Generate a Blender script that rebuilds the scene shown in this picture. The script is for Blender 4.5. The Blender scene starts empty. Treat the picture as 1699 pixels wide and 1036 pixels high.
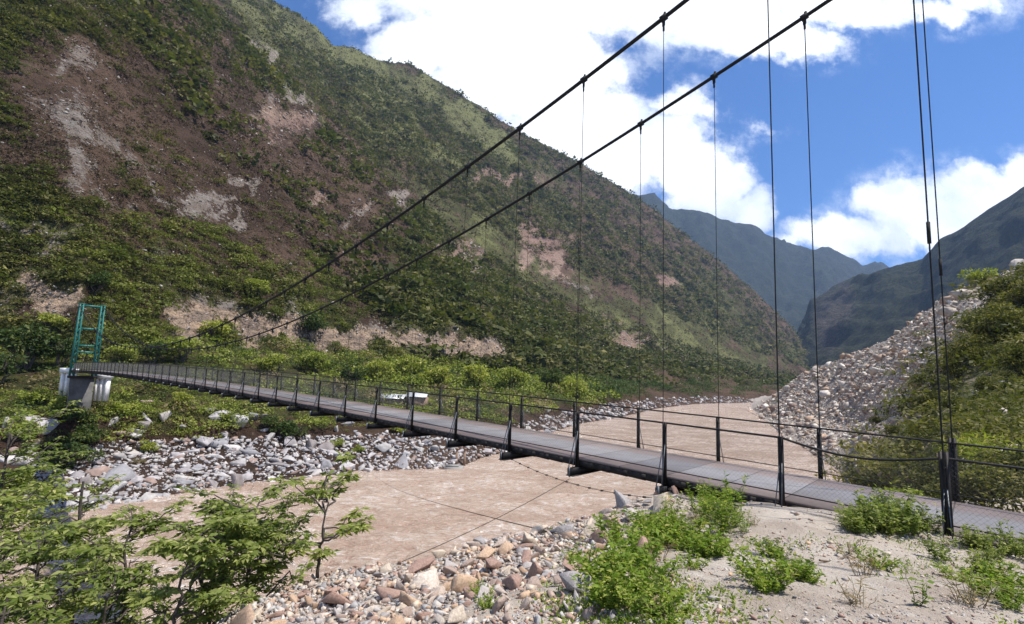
import bpy, math, random
import numpy as np
from math import radians, sin, cos, tan, pi, sqrt

# ------------------------------------------------------------------ camera, world, sun
scene = bpy.context.scene
COL = scene.collection
F_PX, PITCH, ROLL = 825.0 * 1.0318, 0.11910757, 0.0365553
F_PX = 825.4
CX, CY, PW = 849.5, 518.0, 1699.0
cd = bpy.data.cameras.new("camera"); cam = bpy.data.objects.new("camera", cd); COL.objects.link(cam)
cd.sensor_width = 36.0; cd.lens = 36.0 * F_PX / PW; cd.clip_start = 0.05; cd.clip_end = 20000
Fv = np.array([0, cos(PITCH), sin(PITCH)]); R0 = np.array([1.0, 0, 0]); U0 = np.array([0, -sin(PITCH), cos(PITCH)])
Rv = R0 * cos(ROLL) + U0 * sin(ROLL); Uv = -R0 * sin(ROLL) + U0 * cos(ROLL)
from mathutils import Matrix, Vector
cam.matrix_world = Matrix(((Rv[0], Uv[0], -Fv[0], 0), (Rv[1], Uv[1], -Fv[1], 0), (Rv[2], Uv[2], -Fv[2], 0), (0, 0, 0, 1)))
scene.camera = cam

SUN_EL, SUN_AZ = radians(64), radians(101)          # azimuth measured from +Y towards +X
sd = bpy.data.lights.new("sun", 'SUN'); sun = bpy.data.objects.new("sun", sd); COL.objects.link(sun)
sd.energy = 5.0; sd.angle = radians(0.55); sd.color = (1.0, 0.955, 0.89)
sdir = Vector((sin(SUN_AZ) * cos(SUN_EL), cos(SUN_AZ) * cos(SUN_EL), sin(SUN_EL)))
sun.rotation_euler = sdir.to_track_quat('Z', 'Y').to_euler(); sun.location = (0, 0, 60)

scene.view_settings.view_transform = 'Standard'; scene.view_settings.look = 'None'
scene.view_settings.gamma = 1.0; scene.view_settings.exposure = 0.62
scene.view_settings.use_curve_mapping = False

def ray(px, py):
    px = np.asarray(px, float); py = np.asarray(py, float)
    a = (px - CX) / F_PX; b = -(py - CY) / F_PX
    return Fv + a[..., None] * Rv + b[..., None] * Uv
def at_depth(px, py, Y):
    d = ray(px, py); return d * (np.asarray(Y, float) / d[..., 1])[..., None]
def on_plane(px, py, z):
    d = ray(px, py); return d * (z / d[..., 2])[..., None]
def project(P):
    P = np.asarray(P, float); w = P @ Fv
    w = np.where(w < 0.01, 0.01, w)
    return CX + F_PX * (P @ Rv) / w, CY - F_PX * (P @ Uv) / w

# ------------------------------------------------------------------ node helpers
class NT:
    def __init__(s, tree): s.t = tree; s.n = tree.nodes; s.l = tree.links
    def new(s, typ, **kw):
        n = s.n.new(typ)
        for k, v in kw.items(): setattr(n, k, v)
        return n
    def put(s, sock, v):
        if isinstance(v, bpy.types.NodeSocket): s.l.new(v, sock)
        else: sock.default_value = v
    def math(s, op, a, b=0.0, c=None, clamp=False):
        n = s.new('ShaderNodeMath', operation=op); n.use_clamp = clamp
        s.put(n.inputs[0], a); s.put(n.inputs[1], b)
        if c is not None: s.put(n.inputs[2], c)
        return n.outputs[0]
    def vmath(s, op, a, b=None):
        n = s.new('ShaderNodeVectorMath', operation=op); s.put(n.inputs[0], a)
        if b is not None: s.put(n.inputs[1], b)
        return n.outputs['Value'] if op in ('LENGTH', 'DOT_PRODUCT') else n.outputs[0]
    def noise(s, vec, scale, detail=4, rough=0.55, dist=0.0):
        n = s.new('ShaderNodeTexNoise'); s.put(n.inputs['Vector'], vec)
        n.inputs['Scale'].default_value = scale; n.inputs['Detail'].default_value = detail
        n.inputs['Roughness'].default_value = rough; n.inputs['Distortion'].default_value = dist
        return n.outputs[0]
    def mix(s, f, a, b, blend='MIX'):
        n = s.new('ShaderNodeMix', data_type='RGBA', blend_type=blend)
        s.put(n.inputs[0], f); s.put(n.inputs[6], a); s.put(n.inputs[7], b); return n.outputs[2]
    def ss(s, v, lo, hi, a=0.0, b=1.0):
        n = s.new('ShaderNodeMapRange', interpolation_type='SMOOTHSTEP'); s.put(n.inputs[0], v)
        n.inputs[1].default_value = lo; n.inputs[2].default_value = hi
        n.inputs[3].default_value = a; n.inputs[4].default_value = b
        return n.outputs[0]
    def scalev(s, vec, sc):
        return s.vmath('MULTIPLY', vec, sc)
def C(r, g, b): return (r, g, b, 1.0)

# ------------------------------------------------------------------ sky
world = bpy.data.worlds.new("World"); scene.world = world; world.use_nodes = True
wt = NT(world.node_tree); world.node_tree.nodes.clear()
wo = wt.new('ShaderNodeOutputWorld'); bg = wt.new('ShaderNodeBackground'); wt.l.new(bg.outputs[0], wo.inputs[0])
SKY_S = 0.105
bg.inputs[1].default_value = SKY_S
sk = wt.new('ShaderNodeTexSky', sky_type='NISHITA'); sk.sun_disc = False
sk.sun_elevation = SUN_EL; sk.sun_rotation = SUN_AZ; sk.altitude = 1600; sk.air_density = 1.0; sk.dust_density = 0.15; sk.ozone_density = 4.0
tc = wt.new('ShaderNodeTexCoord'); d0 = tc.outputs['Generated']
sep = wt.new('ShaderNodeSeparateXYZ'); wt.l.new(d0, sep.inputs[0])
ysafe = wt.math('MAXIMUM', sep.outputs[1], 0.05)
uu = wt.math('DIVIDE', sep.outputs[0], ysafe); vv = wt.math('DIVIDE', sep.outputs[2], ysafe)
cmb = wt.new('ShaderNodeCombineXYZ'); wt.put(cmb.inputs[0], uu); wt.put(cmb.inputs[1], vv)
def cnoise(scale, det, rough, off):
    n = wt.new('ShaderNodeTexNoise'); wt.put(n.inputs['Vector'], wt.vmath('ADD', cmb.outputs[0], off))
    n.inputs['Scale'].default_value = scale; n.inputs['Detail'].default_value = det; n.inputs['Roughness'].default_value = rough
    return n
wn1 = cnoise(3.0, 7, 0.62, (3.1, 1.7, 0)); wn2 = cnoise(17.0, 6, 0.6, (7.7, 2.2, 0))
w1 = wt.scalev(wt.vmath('SUBTRACT', wn1.outputs[1], (0.5, 0.5, 0.5)), (0.16, 0.13, 0.0))
w2 = wt.scalev(wt.vmath('SUBTRACT', wn2.outputs[1], (0.5, 0.5, 0.5)), (0.055, 0.05, 0.0))
cw = wt.vmath('ADD', wt.vmath('ADD', cmb.outputs[0], w1), w2)
CLOUDS = [(800, -80, 290, 190), (870, 110, 190, 120), (1000, 250, 160, 110), (1090, 0, 240, 95), (1230, 50, 160, 62),
          (1400, 5, 190, 40), (1600, -12, 80, 36), (585, 18, 62, 36), (700, 70, 110, 60), (640, 90, 50, 30), (1110, 235, 70, 62), (1180, 330, 80, 42),
          (1255, 350, 42, 50), (1540, 350, 110, 72), (1420, 400, 130, 36), (1640, 345, 110, 78), (1465, 335, 58, 42),
          (1300, 410, 60, 14), (1257, 213, 22, 8), (1210, 300, 60, 50), (1150, 280, 80, 60), (1120, 180, 60, 30), (1300, 60, 120, 46), (1500, 20, 120, 30), (1700, 300, 60, 50), (1220, 275, 26, 18), (2000, 100, 150, 60), (2300, 300, 200, 100), (1850, 330, 120, 60)]
mval = None
for (x, y, a, b) in CLOUDS:
    c = ray(x, y); u0, v0 = c[0] / c[1], c[2] / c[1]
    s_ = 1.0 / F_PX
    dlt = wt.vmath('MULTIPLY', wt.vmath('SUBTRACT', cw, (u0, v0, 0)), (1 / (a * s_ * 1.08), 1 / (b * s_ * 1.08), 0))
    ln = wt.math('SUBTRACT', 1.0, wt.vmath('LENGTH', dlt))
    ln = wt.math('MULTIPLY', ln, min(a, b) / 60.0 if min(a, b) < 60 else 1.0)
    mval = ln if mval is None else wt.math('MAXIMUM', mval, ln)
nz = cnoise(9.0, 9, 0.66, (0.3, 9.2, 0)).outputs[0]
mval = wt.math('ADD', mval, wt.math('MULTIPLY', wt.math('SUBTRACT', nz, 0.5), 1.0))
cmask = wt.math('MAXIMUM', wt.ss(mval, -0.06, 0.3), wt.math('MULTIPLY', wt.ss(mval, -0.42, 0.1, 0, .55), wt.ss(cnoise(6.0, 8, 0.7, (4.4, 1.2, 0)).outputs[0], 0.47, 0.68)))
front = wt.ss(sep.outputs[1], 0.08, 0.2)
backn = wt.ss(wt.noise(d0, 2.6, 7, 0.6), 0.5, 0.62)
cmask = wt.mix(front, backn, cmask)
inner = wt.noise(cw, 4.5, 6, 0.6)
shade = wt.math('MULTIPLY', wt.ss(inner, 0.42, 0.62), wt.ss(mval, 0.15, 0.7, 1.0, 0.35))
ccol = wt.mix(shade, C(10.5, 10.6, 10.7), C(6.6, 7.1, 7.9))
skyc = wt.mix(1.0, sk.outputs[0], C(0.18, 0.57, 0.95), 'MULTIPLY')
wt.l.new(wt.mix(cmask, skyc, ccol), bg.inputs[0])

# ------------------------------------------------------------------ numpy noise
def _hash(ix, iy, iz, seed):
    h = (ix.astype(np.int64) * 374761393 + iy.astype(np.int64) * 668265263 + iz.astype(np.int64) * 2147483647 + seed * 974634777) & 0xffffffff
    h = ((h ^ (h >> 13)) * 1274126177) & 0xffffffff
    h = ((h ^ (h >> 16)) * 2246822519) & 0xffffffff
    return ((h ^ (h >> 15)) & 0xffffff) / float(0xffffff)
def vnoise(P, seed=0):
    P = np.asarray(P, float); i = np.floor(P); f = P - i; f = f * f * (3 - 2 * f); i = i.astype(np.int64)
    x, y, z = i[..., 0], i[..., 1], i[..., 2]; fx, fy, fz = f[..., 0], f[..., 1], f[..., 2]
    def h(a, b, c): return _hash(x + a, y + b, z + c, seed)
    a = h(0, 0, 0) * (1 - fx) + h(1, 0, 0) * fx; b = h(0, 1, 0) * (1 - fx) + h(1, 1, 0) * fx
    c = h(0, 0, 1) * (1 - fx) + h(1, 0, 1) * fx; d = h(0, 1, 1) * (1 - fx) + h(1, 1, 1) * fx
    return (a * (1 - fy) + b * fy) * (1 - fz) + (c * (1 - fy) + d * fy) * fz * 1.0 + 0.0
def fbm(P, scale, octv=5, seed=0, rough=0.5):
    P = np.asarray(P, float) * scale; a, s, t = 1.0, 0.0, 0.0
    for o in range(octv):
        s = s + a * (vnoise(P, seed + o) - 0.5) * 2; t += a; a *= rough; P = P * 2.03 + 11.3
    return s / t

# ------------------------------------------------------------------ mesh helpers
def mesh_np(name, V, Fc, mat, attrs=None, smooth=False):
    V = np.ascontiguousarray(V, dtype=np.float32).reshape(-1, 3); Fc = np.ascontiguousarray(Fc, dtype=np.int32)
    k = Fc.shape[1]; me = bpy.data.meshes.new(name)
    me.vertices.add(len(V)); me.vertices.foreach_set('co', V.ravel())
    me.loops.add(Fc.size); me.loops.foreach_set('vertex_index', Fc.ravel())
    me.polygons.add(len(Fc)); me.polygons.foreach_set('loop_start', np.arange(0, Fc.size, k, dtype=np.int32))
    me.polygons.foreach_set('loop_total', np.full(len(Fc), k, dtype=np.int32))
    if smooth: me.polygons.foreach_set('use_smooth', np.ones(len(Fc), dtype=bool))
    me.update(calc_edges=True)
    if attrs:
        for an, av in attrs.items():
            at = me.color_attributes.new(name=an, type='FLOAT_COLOR', domain='POINT')
            col = np.ones((len(V), 4), dtype=np.float32); av = np.asarray(av, dtype=np.float32)
            if av.ndim == 1: av = av[:, None]
            col[:, :av.shape[1]] = av
            at.data.foreach_set('color', col.ravel())
    if mat: me.materials.append(mat)
    return me
def link(name, me, parent=None, loc=None, label=None, cat=None, group=None, kind=None, scale=None, rot=None):
    o = bpy.data.objects.new(name, me); COL.objects.link(o)
    if parent is not None: o.parent = parent
    if loc is not None: o.location = [float(v) for v in loc]
    if rot is not None: o.rotation_euler = rot
    if scale is not None: o.scale = (scale,) * 3 if isinstance(scale, (int, float)) else scale
    if label: o['label'] = label
    if cat: o['category'] = cat
    if group: o['group'] = group
    if kind: o['kind'] = kind
    return o
class MB:
    def __init__(s): s.V = []; s.F = []; s.n = 0
    def add(s, V, Fq):
        V = np.asarray(V, float); Fq = np.asarray(Fq, int); s.V.append(V); s.F.append(Fq + s.n); s.n += len(V)
    def bar(s, p, q, w, h=None, up=(0, 0, 1)):
        h = h or w; p = np.asarray(p, float); q = np.asarray(q, float); d = q - p; L = np.linalg.norm(d); d = d / L
        up = np.asarray(up, float)
        if abs(d @ up) > 0.97: up = np.array([1.0, 0, 0])
        sx = np.cross(d, up); sx /= np.linalg.norm(sx); sy = np.cross(sx, d)
        V = [e + sx * (a * w / 2) + sy * (b * h / 2) for e in (p, q) for a, b in ((-1, -1), (1, -1), (1, 1), (-1, 1))]
        s.add(V, [(0, 1, 2, 3), (7, 6, 5, 4), (0, 4, 5, 1), (1, 5, 6, 2), (2, 6, 7, 3), (3, 7, 4, 0)])
    def tube(s, pts, r, n=6):
        pts = np.asarray(pts, float); m = len(pts); r = np.full(m, r) if np.isscalar(r) else np.asarray(r, float)
        T = np.gradient(pts, axis=0); T /= np.linalg.norm(T, axis=1)[:, None] + 1e-12
        ref = np.array([0, 0, 1.0]) if abs(T[:, 2].mean()) < 0.8 else np.array([1.0, 0.13, 0])
        A = np.cross(T, ref); A /= np.linalg.norm(A, axis=1)[:, None] + 1e-12; B = np.cross(T, A)
        an = np.arange(n) * 2 * pi / n
        V = pts[:, None] + r[:, None, None] * (A[:, None] * np.cos(an)[None, :, None] + B[:, None] * np.sin(an)[None, :, None])
        i = np.arange(m - 1)[:, None] * n; j = np.arange(n)[None]; j2 = (j + 1) % n
        Fq = np.stack([i + j, i + j2, i + n + j2, i + n + j], -1).reshape(-1, 4)
        s.add(V.reshape(-1, 3), Fq)
        c0 = len(s.V)  # caps for quads only when n is 4 or 6
        if n == 4: s.F.append(np.array([(3, 2, 1, 0)]) + s.n - m * n); s.F.append(np.array([(0, 1, 2, 3)]) + s.n - n)
        if n == 6:
            for b0, fl in ((s.n - m * n, 1), (s.n - n, 0)):
                q = np.array([(0, 1, 2, 3), (0, 3, 4, 5)])
                s.F.append((q[:, ::-1] if fl else q) + b0)
    def mesh(s, name, mat, smooth=False, origin=(0, 0, 0)):
        return mesh_np(name, np.concatenate(s.V) - np.asarray(origin, float), np.concatenate(s.F), mat, smooth=smooth)
def empty(name, loc, label, cat, group=None):
    return link(name, None, loc=loc, label=label, cat=cat, group=group)

# ------------------------------------------------------------------ materials
def new_mat(name, rough=0.8, spec=0.3):
    m = bpy.data.materials.new(name); m.use_nodes = True; m.node_tree.nodes.clear(); t = NT(m.node_tree)
    out = t.new('ShaderNodeOutputMaterial'); b = t.new('ShaderNodeBsdfPrincipled'); t.l.new(b.outputs[0], out.inputs[0])
    b.inputs['Roughness'].default_value = rough; b.inputs['Specular IOR Level'].default_value = spec
    return m, t, b, out
def bump(t, b, h, strength, dist, normal=None):
    n = t.new('ShaderNodeBump'); n.inputs['Strength'].default_value = strength; n.inputs['Distance'].default_value = dist
    t.put(n.inputs['Height'], h)
    if normal is not None: t.put(n.inputs['Normal'], normal)
    t.l.new(n.outputs[0], b.inputs['Normal']); return n.outputs[0]
def pos(t): return t.new('ShaderNodeNewGeometry').outputs['Position']
def objc(t): return t.new('ShaderNodeTexCoord').outputs['Object']

def simple(name, c1, c2, scale, rough=0.7, metal=0.0, bs=0.3, bd=0.01, spec=0.3, wear=None):
    m, t, b, o = new_mat(name, rough, spec); p = objc(t)
    n = t.noise(p, scale, 6, 0.62); col = t.mix(t.ss(n, 0.3, 0.7), C(*c1), C(*c2))
    if wear: col = t.mix(t.ss(t.noise(p, scale * 3.1, 5, 0.7), 0.58, 0.7), col, C(*wear))
    t.l.new(col, b.inputs['Base Color']); b.inputs['Metallic'].default_value = metal
    bump(t, b, t.noise(p, scale * 4, 5, 0.6), bs, bd); return m

M = {}
M['dark_steel'] = simple('dark_steel', (0.014, 0.013, 0.013), (0.028, 0.024, 0.022), 9, 0.6, 0.2, wear=(0.05, 0.028, 0.018))
M['cable'] = simple('cable', (0.012, 0.012, 0.013), (0.028, 0.027, 0.026), 25, 0.75, 0.0, spec=0.15)
M['galv'] = simple('galvanised_wire', (0.10, 0.10, 0.10), (0.20, 0.19, 0.18), 8, 0.5, 0.5)
M['brace'] = simple('brace_steel', (0.09, 0.105, 0.12), (0.16, 0.17, 0.18), 14, 0.5, 0.4, wear=(0.1, 0.06, 0.04))
M['teal'] = simple('teal_paint', (0.012, 0.11, 0.095), (0.02, 0.17, 0.145), 3, 0.5, 0.0, wear=(0.3, 0.36, 0.33))
M['concrete'] = simple('concrete', (0.20, 0.195, 0.185), (0.32, 0.31, 0.29), 0.8, 0.9, bs=0.5, bd=0.05, wear=(0.13, 0.12, 0.11))
M['dark_concrete'] = simple('dark_grey_concrete', (0.07, 0.068, 0.065), (0.15, 0.145, 0.14), 0.5, 0.95, bs=0.5, bd=0.05, wear=(0.035, 0.035, 0.03))  # dark grey with random darker mottling, for the pier shaft
M['whitewash'] = simple('whitewash', (0.66, 0.64, 0.62), (0.78, 0.76, 0.74), 1.2, 0.85, bs=0.3, bd=0.03, wear=(0.45, 0.4, 0.37))
M['rust_wood'] = simple('timber', (0.20, 0.13, 0.09), (0.33, 0.23, 0.17), 2.5, 0.9, wear=(0.1, 0.07, 0.05))
M['sheet'] = simple('roof_sheet', (0.62, 0.63, 0.64), (0.74, 0.75, 0.76), 0.7, 0.45, 0.3)
M['bark'] = simple('bark', (0.045, 0.035, 0.028), (0.12, 0.10, 0.085), 14, 0.95, bs=0.8, bd=0.02)
M['twig'] = simple('dry_twig', (0.10, 0.07, 0.05), (0.2, 0.15, 0.1), 20, 0.95)

def deck_mat():
    m, t, b, o = new_mat('deck_plate', 0.55, 0.4); uv = t.new('ShaderNodeUVMap').outputs[0]
    s_ = t.new('ShaderNodeSeparateXYZ'); t.l.new(uv, s_.inputs[0]); along, across = s_.outputs[0], s_.outputs[1]
    p = pos(t); n = t.noise(p, 2.2, 6, 0.65)
    st = t.new('ShaderNodeCombineXYZ'); t.put(st.inputs[0], t.math('MULTIPLY', along, 0.35)); t.put(st.inputs[1], t.math('MULTIPLY', across, 9.0))
    ns = t.noise(st.outputs[0], 1.0, 5, 0.6)
    edge = t.ss(t.math('ABSOLUTE', t.math('SUBTRACT', across, t.math('ADD', 1.35, t.math('MULTIPLY', t.math('SUBTRACT', ns, 0.5), 0.5)))), 0.5, 0.82)
    col = t.mix(edge, C(0.20, 0.195, 0.20), C(0.20, 0.155, 0.14))
    col = t.mix(t.ss(n, 0.35, 0.75, 0, 0.5), col, C(0.14, 0.12, 0.11)); col = t.mix(t.ss(ns, 0.5, 0.75, 0, 0.5), col, C(0.27, 0.245, 0.235))
    fr = t.math('FRACT', t.math('MULTIPLY', along, 1 / 1.12)); seam = t.math('LESS_THAN', fr, 0.022)
    wn_ = t.new('ShaderNodeTexWhiteNoise', noise_dimensions='1D'); t.put(wn_.inputs['W'], t.math('FLOOR', t.math('MULTIPLY', along, 1 / 1.12)))
    col = t.mix(1.0, col, t.mix(wn_.outputs[0], C(.76, .75, .76), C(1.2, 1.18, 1.16)), 'MULTIPLY')
    col = t.mix(t.math('MULTIPLY', seam, 0.85), col, C(0.04, 0.035, 0.03)); t.l.new(col, b.inputs['Base Color'])
    h = t.math('SUBTRACT', t.noise(p, 7, 5, 0.6), t.math('MULTIPLY', seam, 1.5)); bump(t, b, h, 0.5, 0.02); return m
M['deck'] = deck_mat()

def leaf_mat(name, cA, cB, cC, scale=1.5, trans=0.35, rough=0.6, spec=0.12):
    m, t, b, out = new_mat(name, rough, spec)
    at = t.new('ShaderNodeAttribute', attribute_name='tint'); s_ = t.new('ShaderNodeSeparateXYZ'); t.l.new(at.outputs['Vector'], s_.inputs[0])
    oi = t.new('ShaderNodeObjectInfo').outputs['Random']; n = t.noise(pos(t), scale, 3, 0.5)
    f = t.math('ADD', t.math('MULTIPLY', s_.outputs[0], 0.75), t.math('MULTIPLY', t.math('SUBTRACT', n, 0.4), 0.8), clamp=True)
    col = t.mix(f, C(*cA), C(*cB)); col = t.mix(t.math('MULTIPLY', s_.outputs[1], s_.outputs[1]), col, C(*cC))
    col = t.mix(1.0, col, t.mix(oi, C(0.82, 0.86, 0.8), C(1.2, 1.12, 1.1)), 'MULTIPLY')
    t.l.new(col, b.inputs['Base Color'])
    tr = t.new('ShaderNodeBsdfTranslucent'); t.put(tr.inputs[0], t.mix(1.0, col, C(1.3, 1.5, 0.6), 'MULTIPLY'))
    mx = t.new('ShaderNodeMixShader'); mx.inputs[0].default_value = trans
    t.l.new(b.outputs[0], mx.inputs[1]); t.l.new(tr.outputs[0], mx.inputs[2]); t.l.new(mx.outputs[0], out.inputs[0]); return m
M['leaf_near'] = leaf_mat('leaf_fresh', (0.10, 0.14, 0.035), (0.23, 0.27, 0.07), (0.40, 0.40, 0.16), 1.2, 0.36)
M['leaf_weed'] = leaf_mat('leaf_weed', (0.09, 0.15, 0.02), (0.20, 0.29, 0.04), (0.38, 0.37, 0.11), 2.5, 0.35)
M['leaf_lime'] = leaf_mat('leaf_lime', (0.16, 0.20, 0.02), (0.26, 0.28, 0.05), (0.36, 0.30, 0.12), 2.0, 0.4)
M['leaf_olive'] = leaf_mat('leaf_olive', (0.035, 0.045, 0.013), (0.12, 0.125, 0.035), (0.27, 0.24, 0.09), 0.35, 0.28)
M['leaf_dark'] = leaf_mat('leaf_dark', (0.03, 0.055, 0.018), (0.075, 0.105, 0.032), (0.13, 0.15, 0.05), 0.12, 0.25)
M['leaf_bright'] = leaf_mat('leaf_bright', (0.12, 0.15, 0.03), (0.34, 0.37, 0.07), (0.46, 0.44, 0.16), 0.08, 0.32)
M['leaf_hill'] = leaf_mat('leaf_hill', (0.024, 0.034, 0.011), (0.105, 0.118, 0.03), (0.25, 0.21, 0.08), 0.03, 0.25)
M['leaf_mid'] = leaf_mat('leaf_mid', (0.06, 0.08, 0.02), (0.19, 0.21, 0.045), (0.31, 0.28, 0.10), 0.06, 0.28)
M['leaf_brown'] = leaf_mat('leaf_brown', (0.055, 0.036, 0.025), (0.13, 0.09, 0.055), (0.17, 0.13, 0.09), 0.03, 0.1)
M['leaf_dry'] = leaf_mat('leaf_dry', (0.16, 0.12, 0.07), (0.28, 0.22, 0.12), (0.36, 0.28, 0.17), 1.5, 0.3)

def rock_mat(name, cols, bumpd=0.05, scale=1.5, rnd='obj'):
    m, t, b, o = new_mat(name, 0.9, 0.25)
    if rnd == 'obj': r = t.new('ShaderNodeObjectInfo').outputs['Random']; p = objc(t)
    else:
        s_ = t.new('ShaderNodeSeparateXYZ'); t.l.new(t.new('ShaderNodeAttribute', attribute_name='tint').outputs['Vector'], s_.inputs[0]); r = s_.outputs[0]; p = pos(t)
    rp = t.new('ShaderNodeValToRGB'); rp.color_ramp.interpolation = 'CONSTANT'
    while len(rp.color_ramp.elements) < len(cols): rp.color_ramp.elements.new(0.5)
    for i, c in enumerate(cols):
        e = rp.color_ramp.elements[i]; e.position = i / len(cols); e.color = C(*c)
    t.put(rp.inputs[0], r); n = t.noise(p, scale, 6, 0.65)
    col = t.mix(1.0, rp.outputs[0], t.mix(t.ss(n, 0.3, 0.72), C(0.72, 0.7, 0.68), C(1.22, 1.2, 1.18)), 'MULTIPLY')
    t.l.new(col, b.inputs['Base Color']); bump(t, b, t.noise(p, scale * 3, 6, 0.65), 0.7, bumpd); return m
BC = [(0.36, 0.345, 0.34), (0.42, 0.405, 0.40), (0.30, 0.28, 0.285), (0.46, 0.43, 0.41), (0.25, 0.225, 0.22), (0.38, 0.36, 0.365), (0.50, 0.48, 0.47), (0.33, 0.245, 0.21), (0.28, 0.275, 0.29), (0.40, 0.385, 0.37)]
NC = [(0.44, 0.31, 0.215), (0.52, 0.44, 0.35), (0.42, 0.385, 0.36), (0.35, 0.235, 0.185), (0.47, 0.39, 0.33), (0.48, 0.345, 0.24), (0.37, 0.285, 0.24), (0.32, 0.30, 0.295), (0.55, 0.48, 0.41), (0.32, 0.215, 0.175)]
SC = [(0.46, 0.405, 0.35), (0.54, 0.49, 0.435), (0.36, 0.31, 0.265), (0.48, 0.41, 0.34), (0.62, 0.58, 0.53), (0.27, 0.20, 0.165), (0.42, 0.31, 0.23)]
M['boulder'] = rock_mat('boulder_rock', BC, 0.15, 1.2); M['boulder_s'] = rock_mat('cobble_rock', BC, 0.1, 1.5, 'attr')
M['near_rock'] = rock_mat('split_rock', NC, 0.012, 9); M['near_rock_s'] = rock_mat('pebble_rock', NC[1:] + [(0.42, 0.40, 0.38), (0.5, 0.47, 0.43), (0.34, 0.33, 0.32)], 0.008, 14, 'attr')
M['scree'] = rock_mat('scree_rock', SC, 0.12, 1.2); M['scree_s'] = rock_mat('scree_rubble', SC, 0.1, 1.5, 'attr')
M['hill_rock_s'] = rock_mat('hill_rubble', [(0.20, 0.165, 0.14), (0.30, 0.265, 0.235), (0.16, 0.13, 0.115), (0.42, 0.385, 0.35)], 0.3, 0.6, 'attr')

def ground_mat():
    m, t, b, o = new_mat('sandy_ground', 0.95, 0.15); p = pos(t)
    col = t.mix(t.ss(t.noise(p, 0.7, 6, 0.6), 0.35, 0.65), C(0.43, 0.375, 0.315), C(0.31, 0.255, 0.205))
    col = t.mix(t.ss(t.noise(p, 5, 6, 0.7), 0.5, 0.72, 0, 0.7), col, C(0.50, 0.455, 0.395))
    v = t.new('ShaderNodeTexVoronoi'); t.put(v.inputs['Vector'], p); v.inputs['Scale'].default_value = 38
    vm = t.ss(v.outputs['Distance'], 0.12, 0.3, 1, 0); sp = t.ss(t.noise(p, 3.2, 4, 0.7), 0.42, 0.62)
    vm = t.math('MULTIPLY', vm, sp)
    col = t.mix(vm, col, t.mix(0.6, v.outputs['Color'], C(0.42, 0.38, 0.33), 'MIX'))
    z = t.new('ShaderNodeSeparateXYZ'); t.l.new(p, z.inputs[0])
    col = t.mix(t.ss(z.outputs[2], -3.4, -5.0), col, C(0.22, 0.185, 0.15))
    t.l.new(col, b.inputs['Base Color'])
    h = t.math('ADD', t.math('ADD', t.math('MULTIPLY', t.noise(p, 3, 7, 0.65), 1.0), t.math('MULTIPLY', t.noise(p, 26, 5, 0.7), 0.35)), t.math('MULTIPLY', vm, 0.25))
    bump(t, b, h, 0.9, 0.09); return m
M['ground'] = ground_mat()

def hill_mat(name, soil, soil2, rock, rock2, grass, green, sc=1.0, bd=3.0):
    m, t, b, o = new_mat(name, 0.95, 0.1); p = pos(t)
    at = t.new('ShaderNodeAttribute', attribute_name='zone'); z = t.new('ShaderNodeSeparateXYZ'); t.l.new(at.outputs['Vector'], z.inputs[0])
    n1 = t.noise(p, 0.02 * sc, 8, 0.68); n2 = t.noise(p, 0.11 * sc, 8, 0.72); n3 = t.noise(p, 0.5 * sc, 6, 0.72)
    soilc = t.mix(t.ss(n1, 0.38, 0.62), C(*soil), C(*soil2)); soilc = t.mix(t.ss(n3, 0.56, 0.72, 0, 0.6), soilc, C(*rock2)); soilc = t.mix(t.ss(n2, 0.56, 0.7, 0, 0.6), soilc, C(*green))
    gr = t.mix(t.ss(n2, 0.35, 0.65), C(*green), C(*grass)); gr = t.mix(t.ss(t.math('ADD', z.outputs[1], t.math('MULTIPLY', t.math('SUBTRACT', n3, .5), .8)), .72, 1.0), gr, t.mix(t.ss(n3, .4, .6), C(0.10, 0.105, 0.04), C(0.18, 0.175, 0.065)))
    gm = t.ss(t.math('ADD', t.math('ADD', z.outputs[1], t.math('MULTIPLY', t.math('SUBTRACT', n2, 0.5), 1.6)), t.math('MULTIPLY', t.math('SUBTRACT', n3, 0.5), 1.2)), 0.42, 0.58)
    col = t.mix(gm, soilc, gr)
    strat = t.noise(t.scalev(p, (0.25, 0.25, 1.6)), 0.35 * sc, 7, 0.7)
    rk = t.mix(t.ss(strat, 0.4, 0.62), C(*rock), C(*rock2)); rk = t.mix(t.ss(t.noise(p, 0.9 * sc, 6, 0.75), 0.48, 0.62, 0, 0.75), rk, C(0.11, 0.085, 0.065))  # crevice shade mixed into the rock colour by noise
    rk = t.mix(at.outputs['Alpha'], t.mix(t.ss(strat, 0.42, 0.6), C(0.15, 0.13, 0.115), C(0.30, 0.27, 0.24)), rk)
    n4 = t.noise(p, 1.3 * sc, 5, 0.75)
    rm = t.ss(t.math('ADD', t.math('ADD', t.math('ADD', z.outputs[0], t.math('MULTIPLY', t.math('SUBTRACT', n3, 0.5), 2.2)), t.math('MULTIPLY', t.math('SUBTRACT', n2, 0.5), 1.5)), t.math('MULTIPLY', t.math('SUBTRACT', n4, 0.5), 1.3)), 0.40, 0.72)
    col = t.mix(rm, col, t.mix(z.outputs[2], rk, t.mix(t.ss(n3, 0.4, 0.6), C(0.27, 0.16, 0.125), C(0.20, 0.13, 0.11))))
    t.l.new(col, b.inputs['Base Color'])
    h = t.math('ADD', t.math('MULTIPLY', n2, 1.0), t.math('MULTIPLY', n3, 0.4)); bump(t, b, h, 1.0, bd); return m
M['hill'] = hill_mat('hillside', (0.058, 0.036, 0.024), (0.125, 0.080, 0.055), (0.50, 0.36, 0.25), (0.25, 0.19, 0.15), (0.095, 0.09, 0.03), (0.042, 0.047, 0.017), 1.0, 5.0)
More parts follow.
